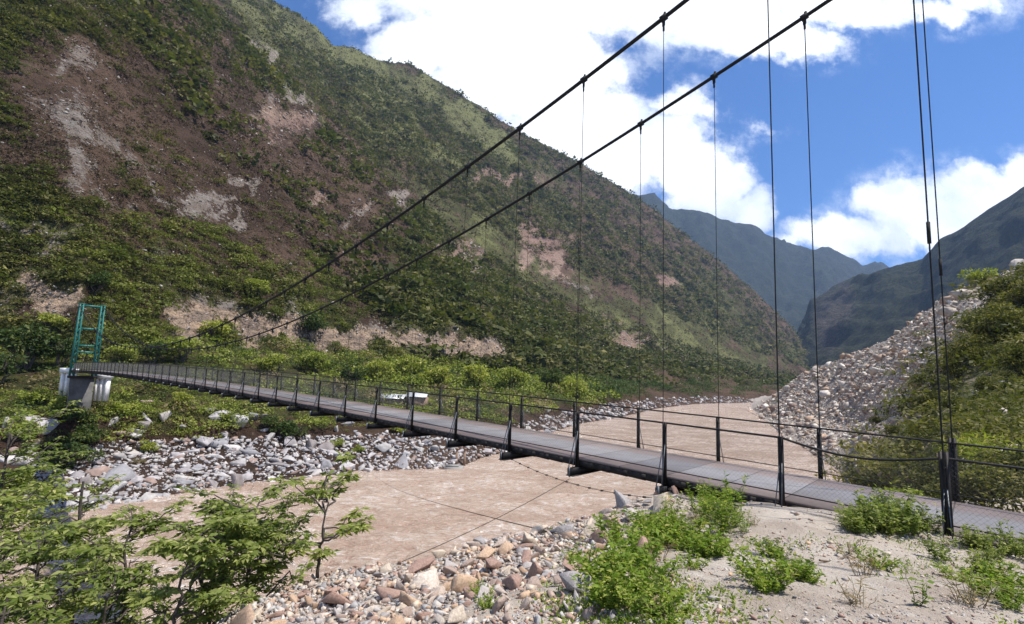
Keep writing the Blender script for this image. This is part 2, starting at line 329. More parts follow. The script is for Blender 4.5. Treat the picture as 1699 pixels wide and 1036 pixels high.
M['bank'] = hill_mat('right_bank', (0.20, 0.16, 0.12), (0.26, 0.21, 0.165), (0.42, 0.38, 0.34), (0.34, 0.30, 0.27), (0.07, 0.075, 0.028), (0.035, 0.042, 0.016), 6.0, 0.3)
M['far_hill'] = hill_mat('far_hillside', (0.03, 0.03, 0.024), (0.045, 0.042, 0.034), (0.13, 0.105, 0.09), (0.09, 0.075, 0.065), (0.06, 0.07, 0.026), (0.014, 0.026, 0.012), 0.75, 22)  # base tones darkened and blued to stand for cloud shadow

def water_mat():
    m, t, b, o = new_mat('muddy_water', 0.16, 0.5); p = pos(t)
    # flow runs roughly along the channel
    q = t.new('ShaderNodeMapping'); t.put(q.inputs['Vector'], p); q.inputs['Rotation'].default_value = (0, 0, radians(-60)); q.inputs['Scale'].default_value = (0.6, 1.1, 1)
    n1 = t.noise(q.outputs[0], 0.12, 7, 0.62, 0.6); n2 = t.noise(q.outputs[0], 0.9, 8, 0.7, 1.2); n3 = t.noise(q.outputs[0], 3.2, 5, 0.7, 0.6)
    col = t.mix(t.ss(n1, 0.35, 0.65), C(0.42, 0.295, 0.215), C(0.55, 0.425, 0.335)); col = t.mix(t.ss(n2, 0.45, 0.7, 0, 0.5), col, C(0.44, 0.33, 0.26))
    col = t.mix(t.ss(n2, 0.5, 0.36, 0, 0.8), col, C(0.34, 0.215, 0.155)); col = t.mix(t.ss(n3, 0.56, 0.68, 0, 0.55), col, C(0.72, 0.61, 0.54))  # ripple troughs shaded in the colour, then pale foam dashes
    foam = t.math('MULTIPLY', t.ss(n2, 0.53, 0.60), t.ss(n1, 0.42, 0.56)); foam = t.math('MULTIPLY', foam, t.ss(n3, 0.42, 0.54))
    col = t.mix(t.math('MULTIPLY', foam, 0.85), col, C(0.78, 0.72, 0.67)); t.l.new(col, b.inputs['Base Color'])
    h = t.math('ADD', t.math('MULTIPLY', n2, 1.0), t.math('MULTIPLY', n3, 0.4)); bump(t, b, h, 1.0, 0.55); return m
M['water'] = water_mat()

# ------------------------------------------------------------------ lofted terrain
ZW = -18.0
def lin(pts, x):
    a = np.array(pts, float); return np.interp(x, a[:, 0], a[:, 1])
def loft(rows, subs, smooth=2):
    """rows: list of (ncol,3) world polylines; subs: subdivisions between them"""
    out = []; tt = []
    for i in range(len(rows) - 1):
        for j in range(subs[i]):
            f = j / subs[i]; out.append(rows[i] * (1 - f) + rows[i + 1] * f); tt.append(i + f)
    out.append(rows[-1]); tt.append(len(rows) - 1)
    P = np.array(out)
    for _ in range(smooth):
        P[1:-1] = (P[:-2] + 2 * P[1:-1] + P[2:]) / 4
    return P, np.array(tt)
def grid_faces(nr, nc):
    i = np.arange(nr - 1)[:, None] * nc; j = np.arange(nc - 1)[None]
    return np.stack([i + j, i + j + 1, i + nc + j + 1, i + nc + j], -1).reshape(-1, 4)
def ell(X, Y, L, warp=0.0):
    if warp:
        Q = np.stack([X, Y, 0 * X], -1); X = X + warp * 26 * fbm(Q, 1 / 38.0, 5, 301, 0.6); Y = Y + warp * 20 * fbm(Q, 1 / 30.0, 5, 302, 0.6)
    m = np.zeros_like(X)
    for e in L:
        x, y, a, b = e[:4]; an = radians(e[4]) if len(e) > 4 else 0.0
        dx, dy = X - x, Y - y; u = dx * cos(an) + dy * sin(an); v = -dx * sin(an) + dy * cos(an)
        d = np.sqrt((u / a) ** 2 + (v / b) ** 2); m = np.maximum(m, np.clip(1.5 - d, 0, 1))
    return m

# --- left: far bank, terrace, cliffs and mountain
xs = np.concatenate([np.arange(-620, -60, 8.0), np.arange(-60, 1426, 2.2)])
r1 = on_plane(xs, lin([(-620, 890), (0, 866), (95, 856), (150, 850), (250, 832), (400, 806), (480, 797), (600, 784), (690, 780), (760, 778), (800, 760), (850, 748), (900, 722), (960, 704), (1030, 692), (1090, 678), (1150, 671), (1280, 668), (1430, 668)], xs), ZW)
r0 = r1.copy(); r0[:, 1] *= 0.965; r0[:, 0] *= 0.965; r0[:, 2] = ZW - 2.0
r2 = on_plane(xs, lin([(-620, 805), (0, 800), (100, 775), (200, 757), (300, 750), (450, 745), (560, 738), (650, 735), (740, 745), (800, 738), (850, 722), (900, 702), (960, 688), (1030, 676), (1090, 666), (1150, 662), (1280, 661), (1430, 661)], xs), ZW + 2.3)
Y3 = lin([(-620, 70), (0, 76), (130, 79), (200, 84), (300, 92), (450, 103), (650, 122), (800, 140), (900, 170), (1030, 260), (1150, 410), (1430, 560)], xs)
Y3 = np.maximum(Y3, r2[:, 1] * 1.05)
r3 = at_depth(xs, lin([(-620, 690), (0, 690), (130, 684), (200, 686), (300, 690), (450, 690), (650, 690), (800, 688), (900, 672), (1030, 658), (1150, 652), (1430, 650)], xs), Y3)
Y4 = np.maximum(lin([(-620, 85), (0, 95), (130, 98), (300, 125), (430, 150), (600, 200), (750, 240), (900, 300), (1050, 400), (1200, 520), (1430, 700)], xs), Y3 * 1.06)
r4 = at_depth(xs, lin([(-620, 590), (0, 592), (130, 606), (200, 592), (300, 565), (430, 575), (600, 600), (750, 620), (900, 632), (1050, 640), (1200, 642), (1430, 643)], xs), Y4)
Y5 = np.maximum(lin([(-620, 94), (0, 104), (130, 108), (300, 134), (430, 160), (600, 212), (750, 255), (900, 330), (1050, 430), (1200, 560), (1430, 760)], xs), Y4 * 1.03)
r5 = at_depth(xs, lin([(-620, 470), (0, 455), (60, 452), (150, 458), (220, 505), (300, 500), (450, 518), (540, 530), (700, 546), (800, 560), (850, 585), (1000, 615), (1200, 630), (1430, 641)], xs), Y5)
ridge_in = [(-620, -760), (0, -420), (200, -180), (340, -5), (400, 58), (480, 130), (560, 215), (640, 290), (760, 385), (900, 475), (1050, 540), (1200, 590), (1350, 628), (1430, 639)]
Y6 = np.maximum(lin([(-620, 360), (0, 390), (340, 440), (640, 540), (900, 700), (1200, 1000), (1430, 1300)], xs), Y5 * 1.1)
p6 = lin(ridge_in, xs); r6 = at_depth(xs, p6, Y6)
ridge_out = [(-620, -900), (0, -480), (200, -260), (340, -90), (450, 0), (500, 30), (525, 42), (552, 74), (585, 79), (606, 90), (645, 101), (680, 105), (750, 145), (850, 211), (950, 262), (1050, 322), (1100, 360), (1170, 413), (1250, 480), (1310, 540), (1350, 590), (1395, 628), (1430, 640)]
p8 = lin(ridge_out, xs); Y8 = lin([(-620, 800), (0, 850), (450, 1050), (850, 1350), (1100, 1650), (1430, 1900)], xs)
k7 = np.clip((760 - xs) / 140, 0, 1)
Y7 = Y6 + (Y8 - Y6) * 0.18; p7 = (p6 + (p8 - p6) * 0.18) * (1 - k7) + (p6 + 14) * k7
r7 = at_depth(xs, p7, Y7); r8 = at_depth(xs, p8, Y8)
r9 = r8 * 1.25; r9[:, 2] = r8[:, 2] * 0.8 - 60
ROWS = [r0, r1, r2, r3, r4, r5, r6, r7, r8, r9]; SUBS = [4, 34, 40, 60, 46, 230, 12, 140, 6]
LP, LT = loft(ROWS, SUBS, 2)
dist = LP[..., 1]; TT = LT[:, None] + np.zeros(len(xs))[None]
amp = np.interp(LT, [0, 1, 2, 3, 4, 4.5, 5, 5.2, 6, 6.5, 7.8, 8, 9], [0, .002, .006, .008, .012, .018, .012, .022, .006, .012, .012, .003, .003])[:, None]
q = LP.copy(); q[..., 2] *= 0.6
N1 = fbm(q, 1 / 60.0, 6, 3, 0.55); gul = 1 - np.abs(fbm(q * np.array([1, 0.35, 0.35]), 1 / 55.0, 4, 9, 0.5)) * 2
LP[..., 2] += dist * amp * (N1 * 1.3 + (gul - 0.6) * 0.7)
PX, PY = project(LP); ca_, sa_ = cos(radians(52)), sin(radians(52))
al, ac = PX * ca_ + PY * sa_, -PX * sa_ + PY * ca_
gq_ = np.stack([ac / 34.0 + 0.8 * fbm(np.stack([PX, PY, 0 * PX], -1), 1 / 120.0, 3, 51), al / 210.0, 0 * al], -1)
GUL = 1 - np.abs(fbm(gq_, 1.0, 4, 52, 0.55)) * 2.4
LP[..., 2] -= dist * np.interp(LT, [0, 4.9, 5.3, 6, 7.8, 8, 9], [0, 0, .014, .010, .012, 0, 0])[:, None] * np.clip(GUL, -.6, 1)
N2 = fbm(q, 1 / 9.0, 4, 21, 0.6)
am2 = np.interp(LT, [0, 1, 1.3, 4, 4.95, 5.1, 6, 8, 9], [0, .15, .35, .8, 1, 2.4, 3.2, 2.4, 1])[:, None]
led = fbm(q * np.array([.5, .5, 2.2]), 1 / 7.0, 4, 27, 0.6); LP[..., 2] += (np.round(led * 5) / 5) * np.interp(LT, [0, 5, 5.2, 6, 7], [0, 0, 1.8, 2.2, 0])[:, None]
crag = np.interp(LT, [3.9, 4.1, 4.9, 5.1], [0, 1, 1, 0])[:, None]
LP[..., 2] += N2 * am2 + crag * np.round(N2 * 3) / 3 * 2.0
LP[..., 0] += crag * fbm(q, 1 / 6.0, 4, 33, 0.6) * 2.0
PX, PY = project(LP)
ROCKS = [(320, 525, 30, 34), (420, 545, 26, 30, 20), (370, 520, 30, 16), (540, 560, 30, 20), (600, 562, 26, 14), (475, 540, 40, 18), (720, 565, 36, 22), (790, 572, 40, 14), (680, 555, 20, 20), (455, 110, 60, 5, 52), (500, 168, 44, 5, 50), (175, 330, 40, 10, 30), (210, 250, 60, 8, 35), (160, 230, 50, 12, 25), (420, 300, 40, 6, 40), (380, 330, 50, 8, 30), (250, 300, 60, 6, 35),
         (90, 492, 62, 30), (45, 470, 26, 20), (305, 528, 34, 24), (440, 525, 60, 14), (375, 500, 30, 14), (560, 550, 70, 14), (720, 568, 60, 15), (640, 555, 40, 12), (830, 575, 22, 12),
         (130, 95, 34, 26, 40), (118, 190, 62, 34, 20), (128, 285, 26, 48), (335, 340, 34, 22, 20), (402, 368, 24, 9, 15), (60, 392, 58, 11, 8), (250, 425, 34, 12, 10), (590, 350, 20, 24, 50), (470, 200, 44, 26, 30),
         (900, 385, 46, 30, 25), (880, 420, 28, 16), (930, 430, 46, 10, 35), (835, 292, 60, 9, 5), (1110, 462, 26, 10, 30), (1060, 560, 44, 6, 40), (955, 470, 30, 8, 45), (1030, 545, 36, 8, 35), (700, 560, 36, 10), (660, 340, 26, 10, 35), (760, 420, 26, 14, 40), (215, 132, 14, 8), (10, 370, 20, 12), (520, 330, 22, 14, 30)]
PINK = [(930, 385, 100, 60), (1110, 462, 40, 30), (480, 220, 60, 40), (835, 292, 80, 20), (560, 300, 60, 40), (760, 420, 40, 20), (1040, 550, 60, 30)]
rock = ell(PX, PY, ROCKS, 2.0) * np.where(TT > 5, .8, 1.05) - 0.35 * np.clip(fbm(LP, 1 / 7.0, 3, 88), 0, 1)
pink = np.clip(ell(PX, PY, PINK, 1.0), 0, 1) * 0.8
GREEN = [(60, 430, 130, 60), (250, 460, 220, 50), (500, 480, 260, 50, 8), (120, 600, 250, 60), (500, 590, 300, 40), (800, 520, 260, 70, 20), (1000, 560, 260, 60, 15), (700, 620, 500, 40), (420, 100, 40, 120, -40),
         (700, 300, 260, 60, 35), (560, 130, 180, 45, 38), (20, 320, 50, 70), (270, 120, 90, 60, 45), (240, 230, 50, 30), (60, 30, 80, 30), (900, 300, 200, 30, 32), (1150, 520, 150, 60, 38), (1230, 600, 160, 30)]
green = 0.16 + ell(PX, PY, GREEN, 3.0) * 0.4 + 0.6 * fbm(LP, 1 / 45.0, 5, 401, 0.62)
tl = np.interp(LT, [0, 1, 2, 3, 4, 6, 6.9, 7.4, 8], [-1, -1, -.5, .4, .5, 0, -0.1, -.05, .05])[:, None]
green = green + tl * np.where(TT > 6, 1, 0.9)
brown = ell(PX, PY, [(330, 230, 170, 130, 40), (560, 330, 170, 80, 40), (110, 190, 110, 110), (440, 400, 160, 60, 20)], 3.0) * 0.62
topg = ell(PX, PY, [(520, 60, 90, 26, 30), (640, 125, 110, 26, 25), (780, 200, 80, 18, 38), (700, 240, 60, 14, 25), (420, 20, 30, 60, -30), (440, 95, 70, 8, 52), (500, 165, 60, 7, 50)], 1.3)
green = np.minimum(green, 0.68) + topg * 1.1
rock = rock + 0.0 * topg
darkz = ell(PX, PY, [(1000, 500, 330, 70, 32), (750, 420, 200, 60, 30), (620, 180, 200, 50, 38), (850, 330, 160, 40, 35)], 2.0)
green = green + 0.25 * darkz * (topg < .2)
green = np.clip(green - brown * (TT < 6.2), -0.6, 1.0)
green = green + 0.35 * (GUL - 0.35) * (TT > 5)
LP[..., 2] += np.clip(rock, 0, .6) * (np.round(fbm(q, 1 / 7.0, 3, 92) * 4) / 4 * 2.2 - 1.2) * np.clip(dist / 160, .4, 3)
green = green - np.clip((PX - 960) / 140, 0, 1) * .45 * (TT < 5)
zone = np.stack([rock, np.clip(green, 0, 1), pink, np.where((TT > 5) & (pink < .2), .25, 1.0)], -1)
hm = mesh_np('left_mountain', LP, grid_faces(*LP.shape[:2]), M['hill'], {'zone': zone.reshape(-1, 4)}, smooth=True)
link('hills', hm, kind='structure')

# --- right bank with scree
xc = np.arange(1228, 2300, 3.0)
Yc1 = np.interp(xc, [1228, 1255, 1300, 1350, 1400, 1450, 1520, 1600, 1800, 2300], [330, 262, 165, 128, 100, 62, 32, 17, 12, 9])
pc1 = np.interp(xc, [1228, 1255, 1300, 1350, 1400, 1450, 1520, 1600, 1800, 2300], [690, 697, 727, 752, 780, 792, 790, 765, 780, 800])
c1 = at_depth(xc, pc1, Yc1); c1[:, 2] = np.where(xc < 1420, ZW + 0.1, c1[:, 2]); c1[:, 2] = np.maximum(c1[:, 2], ZW)
c0 = c1.copy(); c0[:, 1] *= 0.93; c0[:, 2] -= 3.0
pc2 = np.interp(xc, [1228, 1260, 1330, 1400, 1470, 1500, 1560, 1600, 1699, 1850, 2300], [688, 676, 620, 592, 565, 545, 498, 478, 440, 380, 250])
Yc2 = np.interp(xc, [1228, 1260, 1330, 1400, 1500, 1600, 1699, 2300], [350, 300, 250, 205, 160, 125, 105, 60])
c2 = at_depth(xc, pc2, Yc2)
pm = pc1 + (pc2 - pc1) * 0.42; Ym = Yc1 + (Yc2 - Yc1) * np.interp(xc, [1228, 1420, 1600], [0.4, 0.45, 0.35]); cm = at_depth(xc, pm, Ym)
c3 = c2 * 1.3; c3[:, 2] = c2[:, 2] * 0.6 - 6
c4 = c3 * 1.6; c4[:, 2] = ZW
RP, RT = loft([c0, c1, cm, c2, c3, c4], [4, 90, 110, 14, 8], 2)
rd = RP[..., 1]
RP[..., 2] += np.interp(RT, [0, 1, 2, 3, 5], [0, .002, .008, .004, .01])[:, None] * rd * fbm(RP, 1 / 14.0, 5, 5, 0.55)
RP[..., 2] += fbm(RP, 1 / 2.5, 4, 15, 0.6) * np.interp(RT, [0, 1, 2, 5], [0, .1, .3, .3])[:, None]
RX, RY = project(RP)
def scree_mask(X, Y):   # 1 on the open scree, 0 on the vegetated bank right of it
    edge = np.interp(Y, [420, 470, 500, 560, 600, 660, 720, 760, 800], [1725, 1690, 1650, 1590, 1560, 1510, 1470, 1430, 1400])
    return 1 / (1 + np.exp((X - edge) / 14.0))
sm = scree_mask(RX, RY)
zone = np.stack([sm * 0.9, (1 - sm) * 0.62, np.zeros_like(sm)], -1)
link('right_bank', mesh_np('right_bank', RP, grid_faces(*RP.shape[:2]), M['bank'], {'zone': zone.reshape(-1, 3)}, smooth=True), kind='structure')

# --- distant mountains
def range_mesh(name, ridge, Yr, foot, Yf, x0, x1, seed, amp_):
    x = np.arange(x0, x1, 3.0); a = at_depth(x, lin(foot, x), lin(Yf, x)); b = at_depth(x, lin(ridge, x), lin(Yr, x)); a[:, 2] = np.minimum(a[:, 2], ZW - 1)
    e = b * 1.3; e[:, 2] = b[:, 2] * 0.7
    f = b.copy(); f = a * 0.45 + b * 0.55; f[:, 2] -= (b[:, 2] - a[:, 2]) * 0.05
    P, T = loft([a, f, b, e], [80, 80, 6], 2)
    g = P.copy(); ang = P[..., 0] + P[..., 2] * 0.5
    w = np.interp(T, [0, .3, 1.7, 2, 3], [0, 1, 1, .15, .15])[:, None] * amp_ * P[..., 1]
    P[..., 2] += w * ((1 - np.abs(fbm(g * np.array([1, .5, .4]), 1 / (P[..., 1].mean() * 0.16), 5, seed, 0.5)) * 2) - 0.5 + 0.5 * fbm(g, 1 / 90.0, 4, seed + 7))
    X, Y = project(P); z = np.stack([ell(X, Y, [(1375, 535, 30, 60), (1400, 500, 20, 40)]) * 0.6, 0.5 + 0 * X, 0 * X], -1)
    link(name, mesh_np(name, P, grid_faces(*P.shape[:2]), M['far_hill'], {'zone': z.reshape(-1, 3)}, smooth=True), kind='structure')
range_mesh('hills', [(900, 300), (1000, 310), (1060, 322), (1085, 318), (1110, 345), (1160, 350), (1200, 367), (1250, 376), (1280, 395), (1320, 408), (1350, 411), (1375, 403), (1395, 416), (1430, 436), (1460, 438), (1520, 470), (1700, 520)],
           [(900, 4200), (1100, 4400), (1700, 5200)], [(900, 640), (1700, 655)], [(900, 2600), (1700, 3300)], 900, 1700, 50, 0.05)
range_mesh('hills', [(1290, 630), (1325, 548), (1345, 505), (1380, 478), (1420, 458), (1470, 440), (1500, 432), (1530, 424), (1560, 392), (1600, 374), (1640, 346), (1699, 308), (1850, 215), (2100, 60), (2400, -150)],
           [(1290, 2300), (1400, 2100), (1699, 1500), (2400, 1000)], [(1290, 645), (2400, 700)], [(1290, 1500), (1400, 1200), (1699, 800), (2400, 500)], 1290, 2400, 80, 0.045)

# --- near ground
def crest_pts():
    P = [(-60, -24), (-15, -9), (-5.5, -1.0), (-3.4, 1.6)]
    for px, py, Y in ((300, 1120, 3.6), (430, 1040, 5.0), (520, 1008, 6.2), (600, 985, 6.7), (750, 935, 7.4), (900, 890, 8.6), (1000, 865, 9.3), (1100, 832, 10.0)):
        p = at_depth(px, py, Y); P.append((p[0], p[1]))
    P += [(4.1, 11.0), (6.0, 10.7), (8.1, 10.1), (10.5, 11.2), (15, 13.5), (26, 18), (60, 28)]
    return np.array(P)
CR = crest_pts()
GC = [(1100, 1036, 3.26), (850, 1036, 3.8), (620, 1036, 5.1), (520, 1008, 6.2), (700, 950, 7.1), (900, 890, 8.6), (1000, 865, 9.3), (1100, 832, 10.0), (1300, 872, 7.7), (1385, 852, 8.7), (1600, 930, 6.75), (1699, 1036, 3.75), (1400, 1036, 3.4)]
GCP = np.array([at_depth(*g) for g in GC] + [np.array(v, float) for v in ((0, 0, -1.6), (-3, -2, -1.7), (4, -3, -1.35), (0, -8, -1.2), (10, -2, -1.3), (10.5, 5.2, -2.3), (13, 9, -2.3), (9, 10, -2.6), (8.5, 7.0, -2.42), (8, 12, -2.6), (12, 14, -2.6), (-6, 2.5, -2.6), (-12, -3, -2.8), (25, 10, -1), (25, 20, -1.6))])
def zbase(x, y):
    x = np.asarray(x, float); y = np.asarray(y, float); n = 0; dn = 0
    for g in GCP:
        w = 1 / (((x - g[0]) ** 2 + (y - g[1]) ** 2) ** 1.4 + 0.15); n = n + w * g[2]; dn = dn + w
    return n / dn
def crest_sd(x, y):
    best = np.full(np.shape(x), 1e9); sg = np.zeros(np.shape(x))
    for i in range(len(CR) - 1):
        a, b = CR[i], CR[i + 1]; d = b - a; L2 = d @ d
        t = np.clip(((x - a[0]) * d[0] + (y - a[1]) * d[1]) / L2, 0, 1)
        ex, ey = x - a[0] - t * d[0], y - a[1] - t * d[1]; dd = np.hypot(ex, ey); m = dd < best
        best = np.where(m, dd, best); sg = np.where(m, np.sign(d[0] * ey - d[1] * ex), sg)
    return best * sg
def zA(x, y):
    x = np.asarray(x, float); y = np.asarray(y, float)
    s = crest_sd(x, y); s = s + 0.35 * fbm(np.stack([x, y, 0 * x], -1), 0.7, 3, 4)
    drop = np.where(s > 0, np.where(s < 1.5, 0.35 * s * s, 0.7875 + (s - 1.5) * 0.95), 0)
    P = np.stack([x, y, 0 * x], -1)
    return zbase(x, y) - drop + 0.10 * fbm(P, 0.6, 4, 8) + 0.035 * fbm(P, 3.0, 4, 18)
rr = np.concatenate([[0.05], np.geomspace(0.6, 75, 330)]); th = np.radians(np.arange(-180, 180.01, 0.45))
GX = rr[:, None] * np.sin(th)[None]; GY = rr[:, None] * np.cos(th)[None]; GZ = np.maximum(zA(GX, GY), ZW - 3)
link('ground', mesh_np('near_ground', np.stack([GX, GY, GZ], -1), grid_faces(*GX.shape), M['ground'], smooth=True), kind='structure')

# --- river
yr = np.concatenate([np.linspace(-60, 5, 14), np.geomspace(5.5, 1500, 620)]); xr = np.linspace(-1, 1, 601)
WX = xr[None] * (60 + np.abs(yr) * 1.6)[:, None]; WY = yr[:, None] + 0 * WX
qw = np.stack([WX * 0.8 - WY * 0.6, (WX * 0.6 + WY * 0.8) * 1.6, 0 * WX], -1)
WZ = ZW + 0.30 * (1 - 2 * np.abs(fbm(qw, 0.42, 5, 61, 0.6))) * np.exp(-np.maximum(WY - 60, 0) / 80)
link('river', mesh_np('river', np.stack([WX, WY, WZ], -1), grid_faces(*WX.shape), M['water'], smooth=True), kind='structure')

# ------------------------------------------------------------------ surface lookups
class Surf:
    def __init__(s, P): s.P = P; s.X, s.Y = project(P)
    def at(s, px, py, tol=6):
        d = (s.X - px) ** 2 + (s.Y - py) ** 2; m = d < tol * tol
        if not m.any(): return s.P.reshape(-1, 3)[np.argmin(d)]
        c = s.P[m]; return c[np.argmin(c[:, 1])]
SL = Surf(LP); SR = Surf(RP)
def ground_at(px, py):
    d = ray(px, py); t = np.geomspace(0.8, 60, 900); P = d[None] * t[:, None]; z = zA(P[:, 0], P[:, 1]); i = np.argmax(P[:, 2] < z)
    p = P[i]; return np.array([p[0], p[1], float(zA(p[0], p[1]))])

rng = np.random.default_rng(11)
# ------------------------------------------------------------------ foliage
def leaves(cen, size, rng, aspect=0.45, flat=0.35, out=None, droop=0.0):
    """kite shaped leaves; returns V,F,tint"""
    n = len(cen); d = rng.normal(size=(n, 3))
    if out is not None: d = d * 0.6 + out
    d[:, 2] = d[:, 2] * (1 - flat) - droop; d /= np.linalg.norm(d, axis=1)[:, None]
    up = rng.normal(size=(n, 3)) * (0.9 - flat) + np.array([0, 0, 1.0]); s = np.cross(d, up); s /= np.linalg.norm(s, axis=1)[:, None] + 1e-9
    nn = np.cross(s, d); L = size[:, None]; w = L * aspect
    V = np.stack([cen, cen + d * L * 0.45 + s * w * 0.5 + nn * L * 0.06, cen + d * L - nn * L * 0.10, cen + d * L * 0.45 - s * w * 0.5 + nn * L * 0.06], 1).reshape(-1, 3)
    F = np.arange(n * 4).reshape(n, 4); t = np.repeat(np.stack([rng.random(n), rng.random(n) ** 2, rng.random(n)], 1), 4, axis=0)
    return V, F, t
def crown_pts(n, rng, lobes=9, rx=1.0, rz=0.8, fill=0.35):
    """points in overlapping leafy lobes round a crown of radius 1"""
    c = rng.normal(size=(lobes, 3)); c /= np.linalg.norm(c, axis=1)[:, None]; c *= rng.uniform(0.35, 0.78, lobes)[:, None]; c[:, 2] = np.abs(c[:, 2]) * rng.choice([1, 1, -0.4], lobes)
    r = rng.uniform(0.26, 0.48, lobes); k = rng.integers(0, lobes, n); d = rng.normal(size=(n, 3)); d /= np.linalg.norm(d, axis=1)[:, None]
    rad = r[k] * (1 - fill * rng.random(n)); P = c[k] + d * rad[:, None] * np.array([1, 1, 0.72]); out = d.copy()
    return P * np.array([rx, rx, rz]), out
def limb(mb, p, q, r0, r1, rng, n=6, wob=0.08, sides=5):
    t = np.linspace(0, 1, n)[:, None]; P = np.asarray(p) * (1 - t) + np.asarray(q) * t; L = np.linalg.norm(np.asarray(q) - np.asarray(p))
    P[1:-1] += rng.normal(size=(n - 2, 3)) * wob * L * 0.5; mb.tube(P, np.linspace(r0, r1, n), sides)
def bush_variant(name, n, leaf, mat, seed, lobes=10, rz=0.8, trunk=0.5, tw=0.05, aspect=0.5):
    """unit bush/tree: crown radius about 1, crown centre at z = trunk+rz*0.6"""
    rg = np.random.default_rng(seed); P, o = crown_pts(n, rg, lobes, 1.0, rz); P[:, 2] += trunk + rz * 0.55; P[:, 2] = np.maximum(P[:, 2], 0.04)
    V, F, t = leaves(P, leaf * rg.uniform(0.6, 1.35, n), rg, aspect, 0.3, o * 0.5)
    cm_ = mesh_np(name + '_crown', V, F, mat, {'tint': t}); mb = MB(); k = 3 + seed % 3
    for i in range(k):
        a = rg.uniform(0, 2 * pi); b = np.array([0.05 * cos(a), 0.05 * sin(a), -0.1]); e = np.array([cos(a) * .45, sin(a) * .45, trunk + rz * rg.uniform(0.4, 0.9)])
        limb(mb, b, e, tw, tw * 0.3, rg)
        for j in range(3):
            a2 = a + rg.uniform(-1, 1); m_ = b + (e - b) * rg.uniform(0.5, 0.9); limb(mb, m_, m_ + np.array([cos(a2) * .4, sin(a2) * .4, rg.uniform(.1, .4)]), tw * .45, tw * .15, rg, 4)
    return cm_, mb.mesh(name + '_stem', M['bark'], smooth=True)
VAR = {}
for i in range(3):
    VAR['tree', i] = bush_variant('tree', 1500, 0.17, M['leaf_dark'], 100 + i, 13, 0.9, 0.55, 0.06)
    VAR['btree', i] = bush_variant('btree', 1500, 0.16, M['leaf_bright'], 120 + i, 13, 0.8, 0.35, 0.05)
    VAR['bush', i] = bush_variant('bush', 1100, 0.18, M['leaf_dark'], 140 + i, 10, 0.75, 0.08, 0.04)
    VAR['bbush', i] = bush_variant('bbush', 1100, 0.17, M['leaf_bright'], 160 + i, 10, 0.7, 0.06, 0.04)
    VAR['obush', i] = bush_variant('obush', 2400, 0.15, M['leaf_olive'], 180 + i, 17, 0.95, 0.12, 0.035, 0.34)
    VAR['dry', i] = bush_variant('dry', 900, 0.14, M['leaf_dry'], 200 + i, 9, 0.6, 0.05, 0.03, 0.25)
VAR['lime', 0] = bush_variant('lime', 2200, 0.16, M['leaf_lime'], 230, 12, 0.7, 0.06, 0.03, 0.18)
def plant(kind, var, p, r, label, cat, group=None, name=None, sz=1.0):
    cm_, sm_ = VAR[kind, var % (1 if kind == 'lime' else 3)]; p = np.asarray(p, float)
    nm = name or ('tree' if 'tree' in kind else 'bush'); rot = float(rng.uniform(0, 6.28))
    t = empty(nm, p - np.array([0, 0, 0.08 * r]), label, cat, group); t.rotation_euler = (0, 0, rot); t.scale = (r, r, r * sz)
    link('crown', cm_, t); link('trunk' if nm == 'tree' else 'stem', sm_, t); return t

# ------------------------------------------------------------------ rocks
def ico(sub):
    import bmesh
    bm = bmesh.new(); bmesh.ops.create_icosphere(bm, subdivisions=sub, radius=1.0)
    V = np.array([v.co[:] for v in bm.verts]); F = np.array([[v.index for v in f.verts] for f in bm.faces]); bm.free(); return V, F
I1, I2, I3 = ico(1), ico(2), ico(3)
def rock_shape(base, rg, cuts=9, lo=0.5, hi=0.9, squash=0.7, rough_=0.04):
    V = base[0].copy()
    for _ in range(cuts):
        n = rg.normal(size=3); n /= np.linalg.norm(n); d = rg.uniform(lo, hi); s = V @ n; m = s > d; V[m] -= np.outer(s[m] - d, n)
    V += (fbm(V, 2.5, 3, int(rg.integers(0, 999)))[:, None]) * rough_ * V
    return V * np.array([rg.uniform(0.8, 1.25), rg.uniform(0.7, 1.0), squash * rg.uniform(0.75, 1.2)])
def hull_rock(rg, npt=15, squash=0.7):
    import bmesh
    p = rg.normal(size=(npt, 3)); p /= np.linalg.norm(p, axis=1)[:, None]; p *= rg.uniform(0.72, 1.08, npt)[:, None]
    bm = bmesh.new()
    for q in p: bm.verts.new(q)
    r = bmesh.ops.convex_hull(bm, input=bm.verts); bmesh.ops.delete(bm, geom=[v for v in bm.verts if not v.link_faces], context='VERTS')
    bmesh.ops.triangulate(bm, faces=bm.faces[:]); bm.verts.index_update()
    V = np.array([v.co[:] for v in bm.verts]); F = np.array([[v.index for v in f.verts] for f in bm.faces]); bm.free()
    return V * np.array([rg.uniform(0.85, 1.3), rg.uniform(0.6, 0.95), squash * rg.uniform(0.7, 1.2)]), F
